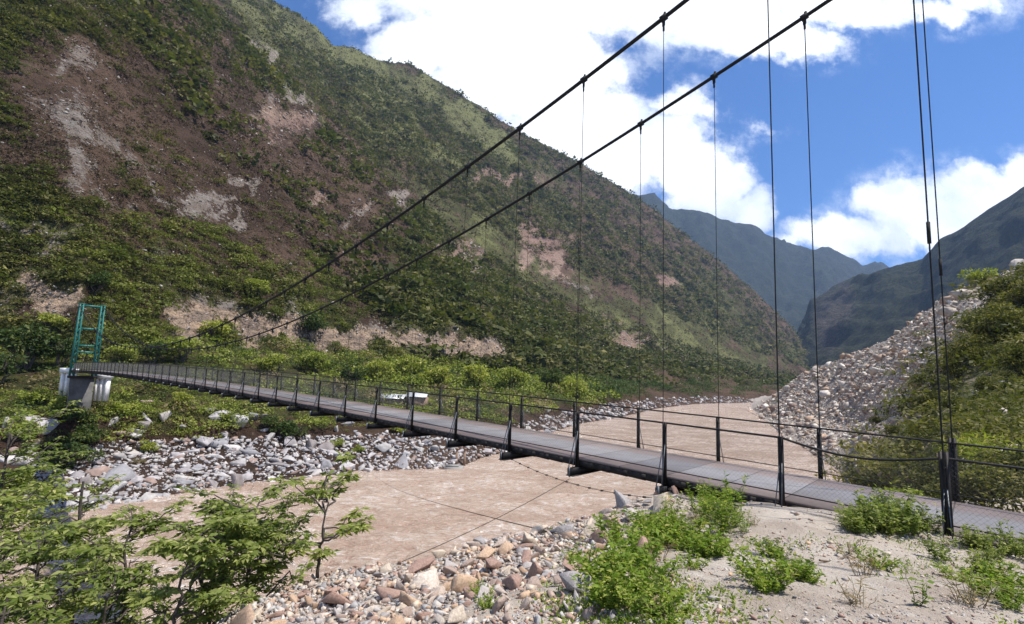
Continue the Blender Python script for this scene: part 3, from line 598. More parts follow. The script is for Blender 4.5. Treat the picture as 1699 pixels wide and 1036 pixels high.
def hull_big(rg, squash, npt=16):
    """angular rock with chipped edges and a rough skin"""
    import bmesh
    V, F = hull_rock(rg, npt, squash); bm = bmesh.new(); vs = [bm.verts.new(v) for v in V]
    for f in F: bm.faces.new([vs[i] for i in f])
    bmesh.ops.dissolve_limit(bm, angle_limit=0.22, verts=bm.verts[:], edges=bm.edges[:])
    bmesh.ops.bevel(bm, geom=bm.edges[:], offset=0.03, segments=1, affect='EDGES', profile=0.5)
    bmesh.ops.triangulate(bm, faces=bm.faces[:]); bmesh.ops.subdivide_edges(bm, edges=[e for e in bm.edges if e.calc_length() > .3], cuts=1, use_grid_fill=True); bmesh.ops.triangulate(bm, faces=bm.faces[:])
    bm.verts.index_update(); V = np.array([v.co[:] for v in bm.verts]); F = np.array([[v.index for v in f.verts] for f in bm.faces]); bm.free()
    V = V + fbm(V, 2.2, 3, int(rg.integers(0, 999)))[:, None] * 0.07 * V; return V, F
def rotz(rg, n, tilt=0.35):
    a = rg.uniform(0, 2 * pi, n); b = rg.normal(size=n) * tilt; c = rg.normal(size=n) * tilt; R = np.zeros((n, 3, 3))
    ca, sa, cb, sb, cc, sc = np.cos(a), np.sin(a), np.cos(b), np.sin(b), np.cos(c), np.sin(c)
    Z = np.stack([np.stack([ca, -sa, 0 * a], -1), np.stack([sa, ca, 0 * a], -1), np.stack([0 * a, 0 * a, 1 + 0 * a], -1)], 1)
    X = np.stack([np.stack([1 + 0 * b, 0 * b, 0 * b], -1), np.stack([0 * b, cb, -sb], -1), np.stack([0 * b, sb, cb], -1)], 1)
    Yy = np.stack([np.stack([cc, 0 * c, sc], -1), np.stack([0 * c, 1 + 0 * c, 0 * c], -1), np.stack([-sc, 0 * c, cc], -1)], 1)
    return Z @ X @ Yy
def rock_field(name, pts, size, mat, rg, base=I1, kindname=None, squash=0.7, tilt=0.4, sink=0.25, label=None, cat=None):
    Vs, Fs, Ts, off = [], [], [], 0; kk_ = rg.integers(0, 10, len(pts))
    for v_ in range(10):
        m = kk_ == v_; n = int(m.sum())
        if not n: continue
        SV_, SF_ = hull_rock(rg, int(rg.integers(7, 11)), squash); R = rotz(rg, n, tilt); sz = size[m]
        V = np.einsum('nij,vj->nvi', R, SV_) * sz[:, None, None] + (pts[m] + np.array([0, 0, 1]) * (sz * (0.5 - sink) * squash)[:, None])[:, None]
        Vs.append(V.reshape(-1, 3)); Fs.append((SF_[None] + (np.arange(n) * len(SV_))[:, None, None]).reshape(-1, 3) + off); off += n * len(SV_)
        Ts.append(np.repeat(rg.random((n, 3)), len(SV_), axis=0))
    return link(name, mesh_np(name, np.concatenate(Vs), np.concatenate(Fs), mat, {'tint': np.concatenate(Ts)}), kind='stuff', label=label, cat=cat)
def rock_variants(name, mat, seed, n=10, base=I2, squash=0.7, cuts=10, lo=.5, hi=.9):
    rg = np.random.default_rng(seed); o = []
    for _ in range(n): V, F = hull_big(rg, squash, int(rg.integers(9, 15))); o.append(mesh_np(name, V, F, mat))
    return o
def sample(P, T, t0, t1, n, rg, wpow=0.0, xr_=None, Xp=None):
    """random points on a lofted surface, even in the picture then weighted by distance**wpow"""
    r0_, r1_ = np.searchsorted(T, t0), np.searchsorted(T, t1); A = P[r0_:r1_ + 1]; X, Y = project(A)
    ar = np.abs((X[1:, 1:] - X[:-1, :-1]) * (Y[1:, :-1] - Y[:-1, 1:]) - (X[1:, :-1] - X[:-1, 1:]) * (Y[1:, 1:] - Y[:-1, :-1])) / 2
    ar = np.clip(ar, 0, 400) * np.clip(A[:-1, :-1, 1] / 200, 0.2, 12) ** wpow
    vis = (X[:-1, :-1] > -160) & (X[:-1, :-1] < 1860) & (Y[:-1, :-1] > -120) & (Y[:-1, :-1] < 1150)
    if xr_: vis &= (X[:-1, :-1] > xr_[0]) & (X[:-1, :-1] < xr_[1])
    ar = ar * vis; c = np.cumsum(ar.ravel()); idx = np.searchsorted(c, rg.random(n) * c[-1]); i, j = np.unravel_index(idx, ar.shape)
    f, g = rg.random(n)[:, None], rg.random(n)[:, None]
    Q = (A[i, j] * (1 - f) + A[i + 1, j] * f) * (1 - g) + (A[i, j + 1] * (1 - f) + A[i + 1, j + 1] * f) * g
    return Q, i + r0_, j

# --- far bank boulders (individuals) and cobbles (stuff)
BV = rock_variants('boulder', M['boulder'], 5, 14, I2, 0.66, 16, 0.30, 0.72)
rg = np.random.default_rng(77)
NAMED = [(392, 800, 2.3, 'long pale grey boulder lying at the water edge, right of the orange-brown one'), (282, 806, 1.35, 'orange-brown boulder in the far bank rock strip, left of the long pale boulder'),
         (655, 768, 4.0, 'big near-white slab boulder on the far bank, just left of the two brown posts'), (640, 742, 2.6, 'pale boulder behind the big near-white slab on the far bank'),
         (60, 706, 3.6, 'huge flat-topped pale boulder in the bushes left of the concrete bridge pier'), (278, 690, 1.9, 'rounded brown-grey boulder on the green slope right of the bridge pier'),
         (352, 676, 1.8, 'whitish boulder on the green slope below the far end of the footbridge deck'), (420, 690, 2.4, 'upright grey boulder beside the dark bush under the footbridge'),
         (245, 662, 1.3, 'small pale boulder high on the slope right of the bridge pier'), (195, 700, 1.4, 'lone light boulder on the grass right of the foot of the bridge pier'),
         (318, 745, 1.8, 'tall grey boulder standing behind the rock strip below the bridge'), (690, 785, 1.5, 'low grey boulder half in the brown water left of the two posts'),
         (545, 770, 2.2, 'broad grey boulder in the shore strip below the dark bush')]
used = []
for x, y, s_, lb in NAMED:
    p = SL.at(x, y); used.append((p, s_)); o = link('boulder', BV[int(rg.integers(0, 14))], loc=p + np.array([0, 0, s_ * 0.12]), label=lb, cat='boulder', group='boulders along the far bank', scale=(s_, s_ * 0.9, s_), rot=(rg.normal() * .15, rg.normal() * .15, rg.uniform(0, 6)))
cand, _, _ = sample(LP, LT, 1.0, 2.15, 1500, rg, 0.0, (60, 960)); taken = [p for p, _ in used]; tr_ = [s for _, s in used]; cnt = 0
for c in cand:
    s_ = float(np.clip(rg.lognormal(0.22, 0.45), 0.6, 3.2)); d = np.hypot(*(np.array(taken)[:, :2] - c[:2]).T)
    if (d < (np.array(tr_) + s_) * 0.5).any(): continue
    taken.append(c); tr_.append(s_); cnt += 1
    link('boulder', BV[int(rg.integers(0, 14))], loc=c + np.array([0, 0, -s_ * 0.02]), label='grey angular boulder among the many in the rock strip along the far river bank', cat='boulder', group='boulders along the far bank', scale=(s_, s_ * float(rg.uniform(.7, 1)), s_ * float(rg.uniform(.8, 1.1))), rot=(rg.normal() * .25, rg.normal() * .25, rg.uniform(0, 6)))
    if cnt >= 235: break
cand, _, _ = sample(LP, LT, 2.15, 2.95, 48, rg, 0.0, (0, 960))
for c in cand:
    if 60 < project(c)[0] < 205: continue
    s_ = float(np.clip(rg.lognormal(0.35, 0.4), 0.8, 2.8)); link('boulder', BV[int(rg.integers(0, 14))], loc=c + np.array([0, 0, s_ * 0.15]), label='grey boulder among several half hidden in the shrubs of the far bank slope', cat='boulder', group='boulders on the far slope', scale=(s_, s_ * .85, s_), rot=(rg.normal() * .25, rg.normal() * .25, rg.uniform(0, 6)))
Q, _, _ = sample(LP, LT, 0.95, 2.25, 5200, rg, 0.6, (40, 1320))
rock_field('cobbles', Q, np.clip(rg.lognormal(-1.15, 0.5, len(Q)), 0.12, 0.8) * np.clip(Q[:, 1] / 90, 0.8, 2.6), M['boulder_s'], rg, I1, label='grey cobbles filling the strip between the boulders on the far shore', cat='cobbles')
# rubble on the bare slides of the hillside
Q, i_, j_ = sample(LP, LT, 3.9, 6.0, 30000, rg, 0.6); zr = rock[i_, j_]; keep = (zr > 0.15) & (rg.random(len(Q)) < 0.7) | (rg.random(len(Q)) < 0.13); Q = Q[keep]
rock_field('hillside_rubble', Q, np.clip(rg.lognormal(-0.95, 0.6, len(Q)), .1, 1.1) * np.clip(Q[:, 1] / 190, .6, 3.2), M['hill_rock_s'], rg, I1, squash=0.5, tilt=0.6, label='broken stones strewn over the bare slides of the left mountain', cat='rubble')

# --- scree
Q, i_, j_ = sample(RP, RT, 0.95, 3.02, 60000, rg, 0.15); X_, Y_ = project(Q); keep = rg.random(len(Q)) < scree_mask(X_, Y_) + 0.02; Q = Q[keep]
rock_field('scree', Q, np.clip(rg.lognormal(-1.75, 0.8, len(Q)) * np.clip(Q[:, 1] / 120, .35, 2.2), .05, 3.0), M['scree_s'], rg, I1, label='grey rock rubble pouring down the right bank to the river', cat='scree')
SV = rock_variants('scree_boulder', M['scree'], 8, 6, I2, 0.8, 10, 0.45, 0.85)
for x, y, s_, lb in [(1572, 500, 2.6, 'large whitish boulder on the skyline of the scree, left of the spiky tree'), (1503, 535, 2.3, 'reddish-brown boulder standing on the scree skyline between the white boulder and the river'),
                     (1538, 522, 1.2, 'tan boulder just right of the reddish boulder on the scree skyline'), (1425, 592, 2.2, 'pale block on the lower skyline of the scree, near its middle'), (1405, 606, 2.0, 'flat grey block just below the pale block on the scree skyline'),
                     (1690, 440, 2.6, 'grey-white boulder at the top right of the scree beside the bushes'), (1345, 650, 2.6, 'light slab at the middle of the scree fan'), (1262, 690, 3.0, 'brown boulder at the tip of the scree where it meets the river'),
                     (1375, 722, 1.5, 'dark grey boulder low on the scree behind the footbridge rail'), (1320, 705, 1.6, 'wide grey block by the water at the foot of the scree'), (1290, 672, 2.4, 'pale angular block low on the scree edge near the river'), (1580, 487, 1.3, 'small tan rock leaning on the large whitish skyline boulder'), (1310, 640, 2.4, 'dark red-brown block on the left edge of the scree')]:
    p = SR.at(x, y); link('scree_boulder', SV[int(rg.integers(0, 6))], loc=p + np.array([0, 0, s_ * .3]), label=lb, cat='boulder', group='large boulders on the scree', scale=s_ * 0.8, rot=(rg.normal() * .3, rg.normal() * .3, rg.uniform(0, 6)))

# ------------------------------------------------------------------ hillside shrubs (one mass)
def shrub_mass(name, Q, size, nl, mat, rg, label, asp=0.75, lf=0.42):
    n = len(Q); d = rg.normal(size=(n, nl, 3)); d /= np.linalg.norm(d, axis=2)[..., None]; rad = rg.uniform(0.45, 1.0, (n, nl, 1)) ** 0.6
    o = d * rad * np.array([1, 1, 0.62]); o[..., 2] = np.abs(o[..., 2]) * 1.0
    lob = rg.normal(size=(n, 3, 3)) * np.array([0.5, 0.5, 0.12]); o = o * 0.72 + lob[np.arange(n)[:, None], rg.integers(0, 3, (n, nl))]
    cen = (Q[:, None] + o * size[:, None, None]).reshape(-1, 3); L = np.repeat(size, nl) * lf * rg.uniform(0.6, 1.3, n * nl)
    V, F, t = leaves(cen, L, rg, asp, 0.4, d.reshape(-1, 3) * 0.5)
    tt_ = np.repeat(rg.random((n, 2)), nl * 4, axis=0); t[:, 0] = np.clip(t[:, 0] * 0.35 + tt_[:, 0] * 0.85 - 0.1, 0, 1); t[:, 1] = t[:, 1] * 0.4 + tt_[:, 1] ** 2 * 0.6
    return link(name, mesh_np(name, V, F, mat, {'tint': t}), kind='stuff', label=label, cat='shrubs')
rg = np.random.default_rng(5)
Q, i_, j_ = sample(LP, LT, 2.3, 6.0, 52000, rg, 0.55); Xq, Yq = project(Q)
gq = green[i_, j_] + 0.75 * fbm(Q, 1 / 22.0, 3, 71) + 0.35 * fbm(Q, 1 / 7.0, 2, 72) - np.clip(rock[i_, j_], 0, 1) * 1.8
keep = (gq + rg.normal(size=len(Q)) * 0.22) > 0.47
keep |= (rg.random(len(Q)) < 0.07) & (rock[i_, j_] < .3); tq = LT[i_]; keep &= ~((tq < 3.0) & (rg.random(len(Q)) < 0.2)); Q = Q[keep]; tq = tq[keep]
sz_ = np.clip(rg.lognormal(0.1, 0.6, len(Q)), 0.4, 4.5) * np.clip(Q[:, 1] / 170, 0.55, 1.7)
low = (tq < 4.1)
print('shrubs', len(Q), low.sum())
nearm = (Q[:, 1] < 230)
qx, qy = project(Q); palem = nearm & ~low & (qy > 360) & (fbm(Q, 1 / 11.0, 3, 733) + rg.normal(size=len(Q)) * .25 > -.08)  # patches that get the lighter green leaf colour
shrub_mass('light_shrubs', Q[palem], np.clip(sz_[palem] * 1.5, .5, 4.5), 110, M['leaf_mid'], rg, 'lighter green bushes on the lowest slopes of the left mountain', 0.65, 0.2)
nearm0 = nearm.copy(); nearm = nearm & ~palem
shrub_mass('hillside_shrubs', Q[nearm & ~low], sz_[nearm & ~low] * 1.15, 75, M['leaf_hill'], rg, 'dark green shrubs covering the lower slopes of the left mountain', 0.7, 0.27)
shrub_mass('mountain_shrubs', Q[~nearm0 & ~low], sz_[~nearm0 & ~low] * 1.5, 30, M['leaf_hill'], rg, 'small shrubs dotted over the upper slopes of the left mountain', 0.85, 0.42)
lowk = low & (rg.random(len(low)) < 0.5); kindr = rg.random(len(low)) + 0.35 * fbm(Q, 1 / 12.0, 2, 78); far_t = project(Q)[0] > 980
for nm_, m_, mt_, lb_ in (('terrace_shrubs', (kindr < .62) & ~far_t, 'leaf_bright', 'fresh green shrubs covering the terrace across the river'), ('dark_shrubs', ((kindr >= .62) & (kindr < .9)) | far_t, 'leaf_dark', 'darker green shrubs mixed into the growth across the river'), ('dry_shrubs', (kindr >= .9) & ~far_t, 'leaf_dry', 'dry straw-coloured shrubs mixed into the growth across the river')):
    m_ = m_ & lowk; shrub_mass(nm_, Q[m_], np.clip(sz_[m_] * 1.5 * rg.lognormal(0, .45, m_.sum()), .4, 4.0) * np.clip(Q[m_][:, 1] / 115, .85, 2.0), 150, M[mt_], rg, lb_, 0.6, 0.16)
Q, i_, j_ = sample(LP, LT, 7.05, 8.0, 22000, rg, 0.0); gq = darkz[i_, j_] * .6 + 0.3 + 0.9 * fbm(Q, 1 / 70.0, 4, 75) - topg[i_, j_] * 0.7 - rock[i_, j_] * 1.2 + rg.normal(size=len(Q)) * .2; Q = Q[gq > 0.14]
shrub_mass('ridge_shrubs', Q, np.clip(rg.lognormal(1.25, .4, len(Q)), 1, 8) * np.clip(Q[:, 1] / 900, .7, 1.6), 18, M['leaf_hill'], rg, 'dark scrub on the far upper slope below the green ridge', 0.9, 0.6)

Q, i_, j_ = sample(LP, LT, 4.9, 8.0, 60000, rg, 0.2); gq = fbm(Q, 1 / 30.0, 3, 79) - rock[i_, j_]; Q = Q[gq > -.45]
shrub_mass('dry_scrub', Q, np.clip(rg.lognormal(-0.1, .45, len(Q)), .4, 2.5) * np.clip(Q[:, 1] / 250, .6, 3), 9, M['leaf_brown'], rg, 'leafless brown scrub over the dry slopes of the left mountain', 0.6, 0.6)
# individual trees and bushes on the far bank
rg = np.random.default_rng(9)
FB = 'trees and bushes across the river'
for kd, x, y, r, lb, ct in [
    ('tree', 40, 610, 6.0, 'big dark green tree at the left edge, behind the teal tower', 'tree'), ('tree', 95, 605, 4.2, 'dark round tree just left of the teal bridge tower', 'tree'),
    ('tree', -15, 640, 4.5, 'dark green tree cut by the left photo edge, below the tan cliff', 'tree'), ('btree', 205, 600, 3.6, 'leafy green tree just right of the teal bridge tower', 'tree'),
    ('tree', 250, 600, 3.4, 'dark tree above the far end of the footbridge, second right of the teal tower', 'tree'), ('btree', 300, 598, 4.2, 'light green tree under the first tan cliff right of the tower', 'tree'),
    ('btree', 360, 560, 4.0, 'light green round tree between the two tan cliffs', 'tree'), ('tree', 520, 560, 5.0, 'dark tree standing in front of the long tan cliff', 'tree'),
    ('btree', 455, 620, 4.2, 'green tree behind the footbridge under the main cables', 'tree'), ('btree', 520, 615, 4.6, 'spreading green tree behind the footbridge rail, left of the white-roofed house', 'tree'),
    ('tree', 585, 640, 4.0, 'tall darker tree close left of the white-roofed house', 'tree'), ('btree', 625, 630, 4.6, 'round green tree directly behind the white-roofed house', 'tree'),
    ('btree', 730, 640, 4.6, 'yellow-green tree right of the white-roofed house', 'tree'), ('btree', 790, 640, 4.8, 'yellow-green tree in the middle of the bright thicket', 'tree'),
    ('btree', 850, 642, 4.6, 'low yellow-green tree in the right half of the bright thicket', 'tree'), ('tree', 910, 645, 4.4, 'darker green tree at the right part of the bright thicket', 'tree'),
    ('btree', 950, 655, 4.2, 'last pale green tree of the thicket before the bare river shingle', 'tree'), ('btree', 680, 625, 5.0, 'pale green tree above the white roofs', 'tree'),
    ('bush', 480, 720, 4.6, 'large dark bush under the footbridge above the boulders', 'bush'), ('bush', 445, 705, 3.0, 'dark bush leaning on the upright grey boulder', 'bush'),
    ('bush', 138, 702, 3.0, 'dark bush right under the concrete pier face', 'bush'), ('bush', 142, 745, 3.8, 'dark bush in the deck shadow halfway down the slope below the pier', 'bush'),  # dark leaf colour of these two stands in for the deck shadow
    ('bbush', 182, 676, 2.6, 'green bush hiding the foot of the right white anchorage', 'bush'), ('bbush', 108, 672, 2.4, 'green bush hiding the foot of the left white anchorage', 'bush'),
    ('bbush', 640, 676, 2.0, 'green bush half hiding the left wall of the white-roofed house', 'bush'), ('bbush', 706, 680, 2.0, 'green bush half hiding the right wall of the white-roofed house', 'bush'),
    ('bush', 120, 770, 4.4, 'dark bush at the shore below the bridge pier', 'bush'), ('bush', 150, 725, 3.4, 'dark bush at the foot of the concrete pier', 'bush'),
    ('bbush', 30, 720, 3.6, 'green bush on the slope at the left edge below the dark trees', 'bush'), ('bbush', 60, 660, 3.2, 'green bush left of the white concrete anchorage', 'bush'),
    ('bbush', 210, 680, 2.6, 'low green bush right of the pier on the grassy slope', 'bush'), ('btree', 300, 672, 2.4, 'small flat-topped tree on the slope below the far deck', 'tree'),
    ('bbush', 380, 690, 2.4, 'bright green bush below the far deck beside the whitish boulder', 'bush'), ('bbush', 240, 745, 2.6, 'yellow-green bush above the boulder strip', 'bush'),
    ('bbush', 595, 745, 1.9, 'small green bush just above the shore boulders', 'bush'), ('bbush', 560, 735, 2.3, 'tan-green bush beside the small green shore bush', 'bush'),
    ('bbush', 660, 712, 2.6, 'green bush below the deck near the pale boulders', 'bush'), ('bush', 730, 712, 2.2, 'small dark bush right below the deck above the two posts', 'bush'),
    ('bbush', 20, 800, 3.2, 'green bush at the far left by the shoreline rocks', 'bush'), ('dry', 230, 765, 1.6, 'dry brown bush at the edge of the boulders', 'bush'),
    ('dry', 70, 735, 2.2, 'dry brownish bush left of the pier foot', 'bush'), ('tree', 160, 490, 3.6, 'dark shrubby tree on top of the left tan cliff', 'tree'),
    ('btree', 90, 545, 3.0, 'small tree at the base of the left tan cliff', 'tree'), ('btree', 425, 490, 4.0, 'pale green tree on the slope above the cables left part', 'tree')]:
    p = SL.at(x, y); rr_ = r * (0.85 if kd in ('tree', 'btree') else 0.72); rr_ = rr_ * (1.15 if p[1] > 110 else 1.0) * max(1.0, p[1] / 140.0)
    plant(kd, int(rg.integers(0, 3)), p, rr_, lb, ct, FB)

# ------------------------------------------------------------------ right bank vegetation
rg = np.random.default_rng(19); RB = 'bushes on the right bank'
for kd, x, y, r, lb, ct in [
    ('obush', 1582, 628, 3.6, 'dark olive bush where the scree meets the vegetated bank', 'bush'), ('obush', 1610, 600, 5.0, 'large dark olive bush filling the middle of the right bank', 'bush'),
    ('obush', 1660, 560, 5.0, 'dark olive bush high on the right bank near the photo edge', 'bush'), ('obush', 1700, 620, 4.6, 'dark olive bush cut by the right photo edge', 'bush'),
    ('obush', 1625, 552, 3.4, 'olive bush just under the scree skyline', 'bush'), ('obush', 1660, 500, 4.4, 'olive bush below the spiky tree on the right bank', 'bush'),
    ('obush', 1705, 510, 4.6, 'olive bush at the right edge below the grey-white boulder', 'bush'), ('obush', 1530, 680, 3.2, 'olive bush low on the bank behind the hanger cables', 'bush'),
    ('obush', 1580, 680, 3.2, 'shaded olive bush behind the tall near posts of the footbridge', 'bush'), ('obush', 1480, 720, 2.4, 'sparse olive bush at the foot of the scree behind the rail', 'bush'),
    ('obush', 1450, 700, 2.0, 'small olive bush on the lower scree', 'bush'), ('obush', 1500, 760, 1.7, 'low bush above the brown water behind the sagging rail', 'bush'),
    ('obush', 1560, 745, 1.5, 'low bush directly behind the sagging rail', 'bush'), ('obush', 1630, 650, 2.6, 'dark bush above the lime-green grass tuft', 'bush'),
    ('obush', 1712, 462, 2.4, 'olive bush on the skyline at the right edge', 'bush'), ('obush', 1520, 635, 1.8, 'yellowish small bush at the scree edge', 'bush'),
    ('bbush', 1345, 790, 1.7, 'small round bush at the water edge seen through the rail mesh', 'bush')]:
    p = SR.at(x, y); plant(kd, int(rg.integers(0, 3)), p, r * (0.44 if x < 1625 else 0.58) * max(0.35, min(1.6, p[1] / 55.0)), lb, ct, RB)
p = SR.at(1622, 468); plant('bbush', 1, p, 3.9, 'feathery light green tree standing on the scree skyline', 'tree', RB, 'tree', 1.25)
Q, i_, j_ = sample(RP, RT, 0.2, 3.0, 4600, rg, 0.3); X_, Y_ = project(Q); nn = fbm(Q, 1 / 5.0, 3, 91); keep = rg.random(len(Q)) < np.clip(1.05 - scree_mask(X_, Y_) + 0.0, 0, 1) ** 1.5 * np.clip(0.6 + 1.6 * nn, 0.05, 1) + 0.012; Q = Q[keep]
shrub_mass('bank_shrubs', Q, np.clip(rg.lognormal(0.1, 0.5, len(Q)), .3, 3) * np.clip(Q[:, 1] / 60, .3, 1.6), 90, M['leaf_olive'], rg, 'olive shrubs and undergrowth covering the right bank', 0.45, 0.27)

# ------------------------------------------------------------------ the footbridge
KS = 0.8654; TH = 0.813982; S = 2.25
P0 = np.array([7.6504, 8.9231]) * KS; DV = np.array([-sin(TH), cos(TH)]); NV = np.array([cos(TH), sin(TH)]); BW = 3.3669 * KS
def rz(k): return KS * (-1.23357 + 0.0598579 * k - 0.00135232 * k * k)
def cz(k): return KS * (11.28324 - 0.8384775 * k + 0.017166806 * k * k)
def bp(k, w, z): q = P0 + DV * S * k + NV * w; return np.array([q[0], q[1], z])
KT = 46.2; RH = 1.09
bridge = empty('footbridge', bp(0, BW / 2, rz(0) - RH), 'long dark steel suspension footbridge with mesh railings crossing the brown river', 'footbridge')
BO = np.array(bridge.location)
def part(name, mb, mat, parent=bridge, label=None, smooth=False, base=BO):
    o = link(name, mb.mesh(name, mat, smooth, base), parent)
    if label: o['label'] = label
    return o
ks = np.arange(-2.6, KT + 0.01, 0.2)
# deck plate with uv (along, across)
V = []; UV = []
for k in ks:
    z = rz(k) - RH
    for w in (0.03, BW - 0.03): V.append(bp(k, w, z)); UV.append((k * S, w))
n_ = len(ks); F = [(2 * i, 2 * i + 1, 2 * i + 3, 2 * i + 2) for i in range(n_ - 1)]
V2 = [v - np.array([0, 0, 0.05]) for v in V]; nV = len(V)
F2 = F + [(a + nV, d + nV, c + nV, b + nV) for a, b, c, d in F] + [(2 * i, 2 * i + 2, 2 * i + 2 + nV, 2 * i + nV) for i in range(n_ - 1)] + [(2 * i + 3, 2 * i + 1, 2 * i + 1 + nV, 2 * i + 3 + nV) for i in range(n_ - 1)]
me = mesh_np('deck', np.array(V + V2) - BO, np.array(F2), M['deck']); uvl = me.uv_layers.new(name='UVMap'); vi = np.zeros(len(me.loops), dtype=np.int32); me.loops.foreach_get('vertex_index', vi)
uvl.data.foreach_set('uv', np.array(UV + UV, dtype=np.float32)[vi].ravel()); link('deck', me, bridge)
for w in (0.05, BW - 0.05):
    mb = MB(); 
    for i in range(0, n_ - 1): mb.bar(bp(ks[i], w, rz(ks[i]) - RH - 0.128), bp(ks[i + 1], w, rz(ks[i + 1]) - RH - 0.118), 0.09, 0.13)
    part('side_beam', mb, M['dark_steel'])
    mb = MB(); ww = 0.0 if w < 1 else BW
    mb.tube([bp(k, ww, rz(k) - RH + 0.12) for k in ks[::2]], 0.011, 4); part('toe_wire', mb, M['cable'])
    mb = MB()
    kk = [k for k in ks[::1] if k >= 1.0] if w < 1 else list(ks)
    pr = [bp(k, ww, rz(k)) for k in kk]
    if w < 1:
        sag = [bp(1 - t, ww, rz(1 - t) - (0.17 * sin(pi * t) + 0.0)) for t in np.linspace(1, 0.04, 12)]; pr = [bp(k, ww, rz(k)) for k in (-2.6, -2, -1.4, -0.8, -0.2)] + sag + pr
    mb.tube(pr, 0.021, 6); part('handrail', mb, M['dark_steel'], smooth=True)
# posts, mesh panels, hangers, cross beams
def post_mb(k, w):
    mb = MB(); z = rz(k); big = (k == 0)
    o = 0.024 if not big else 0.035
    for e in (-o, o): mb.bar(bp(k, w, z - RH - 0.2) + np.array([DV[0], DV[1], 0]) * e, bp(k, w, z + (0.02 if not big else 0.1)) + np.array([DV[0], DV[1], 0]) * e, 0.018 if not big else 0.032, 0.045)
    mb.bar(bp(k, w, z - 0.12), bp(k, w, z - 0.15), 0.075, 0.05); mb.bar(bp(k, w, z - 0.62), bp(k, w, z - 0.65), 0.075, 0.05)
    return mb
for k in range(0, 46):
    for si, w in ((-1, -0.02), (1, BW + 0.02)):
        part('post', post_mb(k, w), M['dark_steel'])
    mb = MB(); zb = rz(k) - RH - 0.29
    mb.bar(bp(k, -0.32, zb), bp(k, BW + 0.32, zb), 0.12, 0.16); mb.bar(bp(k, -0.32, zb - 0.09), bp(k, BW + 0.32, zb - 0.09), 0.2, 0.02)
    part('cross_beam', mb, M['dark_steel'])
    if k < 24:
        for si, w in ((-1, 0.0), (1, BW)):
            mb = MB()
            for e in (-0.06, 0.06): mb.tube([bp(k, w + si * 0.28, zb + 0.08) + np.array([DV[0], DV[1], 0]) * e, bp(k, w + si * 0.04, rz(k) - 0.45) + np.array([DV[0], DV[1], 0]) * e * 0.3], 0.011, 4)
            mb.bar(bp(k, w + si * 0.33, zb - 0.1), bp(k, w + si * 0.335, zb + 0.12), 0.16, 0.03); part('brace', mb, M['brace'])
for k in range(-1, 45):
    for si, w in ((-1, 0.0), (1, BW)):
        k0, k1 = (k, k + 1); mb = MB(); h = RH - 0.16; near = k < 12; cell = 0.075 if k < 8 else (0.12 if k < 16 else 0.2); r_ = 0.001 if k < 8 else (0.0028 if k < 16 else 0.007)
        n = int(S / cell); m = int(h / cell)
        for i in range(-m, n):
            for sg in (1, -1):
                a0, a1 = i * cell, i * cell + h; b0, b1 = 0.0, h
                if a0 < 0: b0 = -a0; a0 = 0
                if a1 > S: b1 = h - (a1 - S); a1 = S
                if a1 - a0 < 0.02: continue
                if sg < 0: b0, b1 = h - b0, h - b1
                q0 = k0 + a0 / S; q1 = k0 + a1 / S
                sg_ = lambda q_: (0.17 * sin(pi * q_) * 0 if True else 0)
                mb.tube([bp(q0, w, rz(q0) - RH + 0.12 + b0), bp(q1, w, rz(q1) - RH + 0.12 + b1)], r_, 3)
        part('mesh_panel', mb, M['galv'])
for si, w in ((-1, 0.0), (1, BW)):
    mb = MB(); cc = np.arange(-2.6, KT + 0.01, 0.25); wc = w + si * 0.06
    mb.tube([bp(k, wc, cz(k)) for k in cc], 0.048, 8); part('main_cable', mb, M['cable'], smooth=True)
    for k in range(0, 45):
        zc, zb = cz(k), rz(k) - RH - 0.3; mb = MB(); mb.tube([bp(k, wc, zc - 0.1), bp(k, w + si * 0.09, zb)], (0.0125 if k < 2 else (0.0085 if k < 5 else 0.006)), 5)
        if k == 0: mb.tube([bp(k, w + si * .09, 2.6), bp(k, w + si * .09, 2.25)], 0.028, 6)
        hg = part('hanger', mb, M['cable'], smooth=True)
        mb = MB(); mb.bar(bp(k - .035, wc, cz(k - .035)), bp(k + .035, wc, cz(k + .035)), 0.10, 0.12); mb.bar(bp(k - .012, wc, zc + 0.04), bp(k - .012, wc, zc + 0.13), 0.05, 0.05)
        mb.bar(bp(k, wc, zc - 0.02), bp(k, wc, zc - 0.2), 0.075, 0.05); mb.bar(bp(k, wc, zc - 0.2), bp(k, wc, zc - 0.33), 0.04, 0.04); part('clamp', mb, M['cable'], hg)
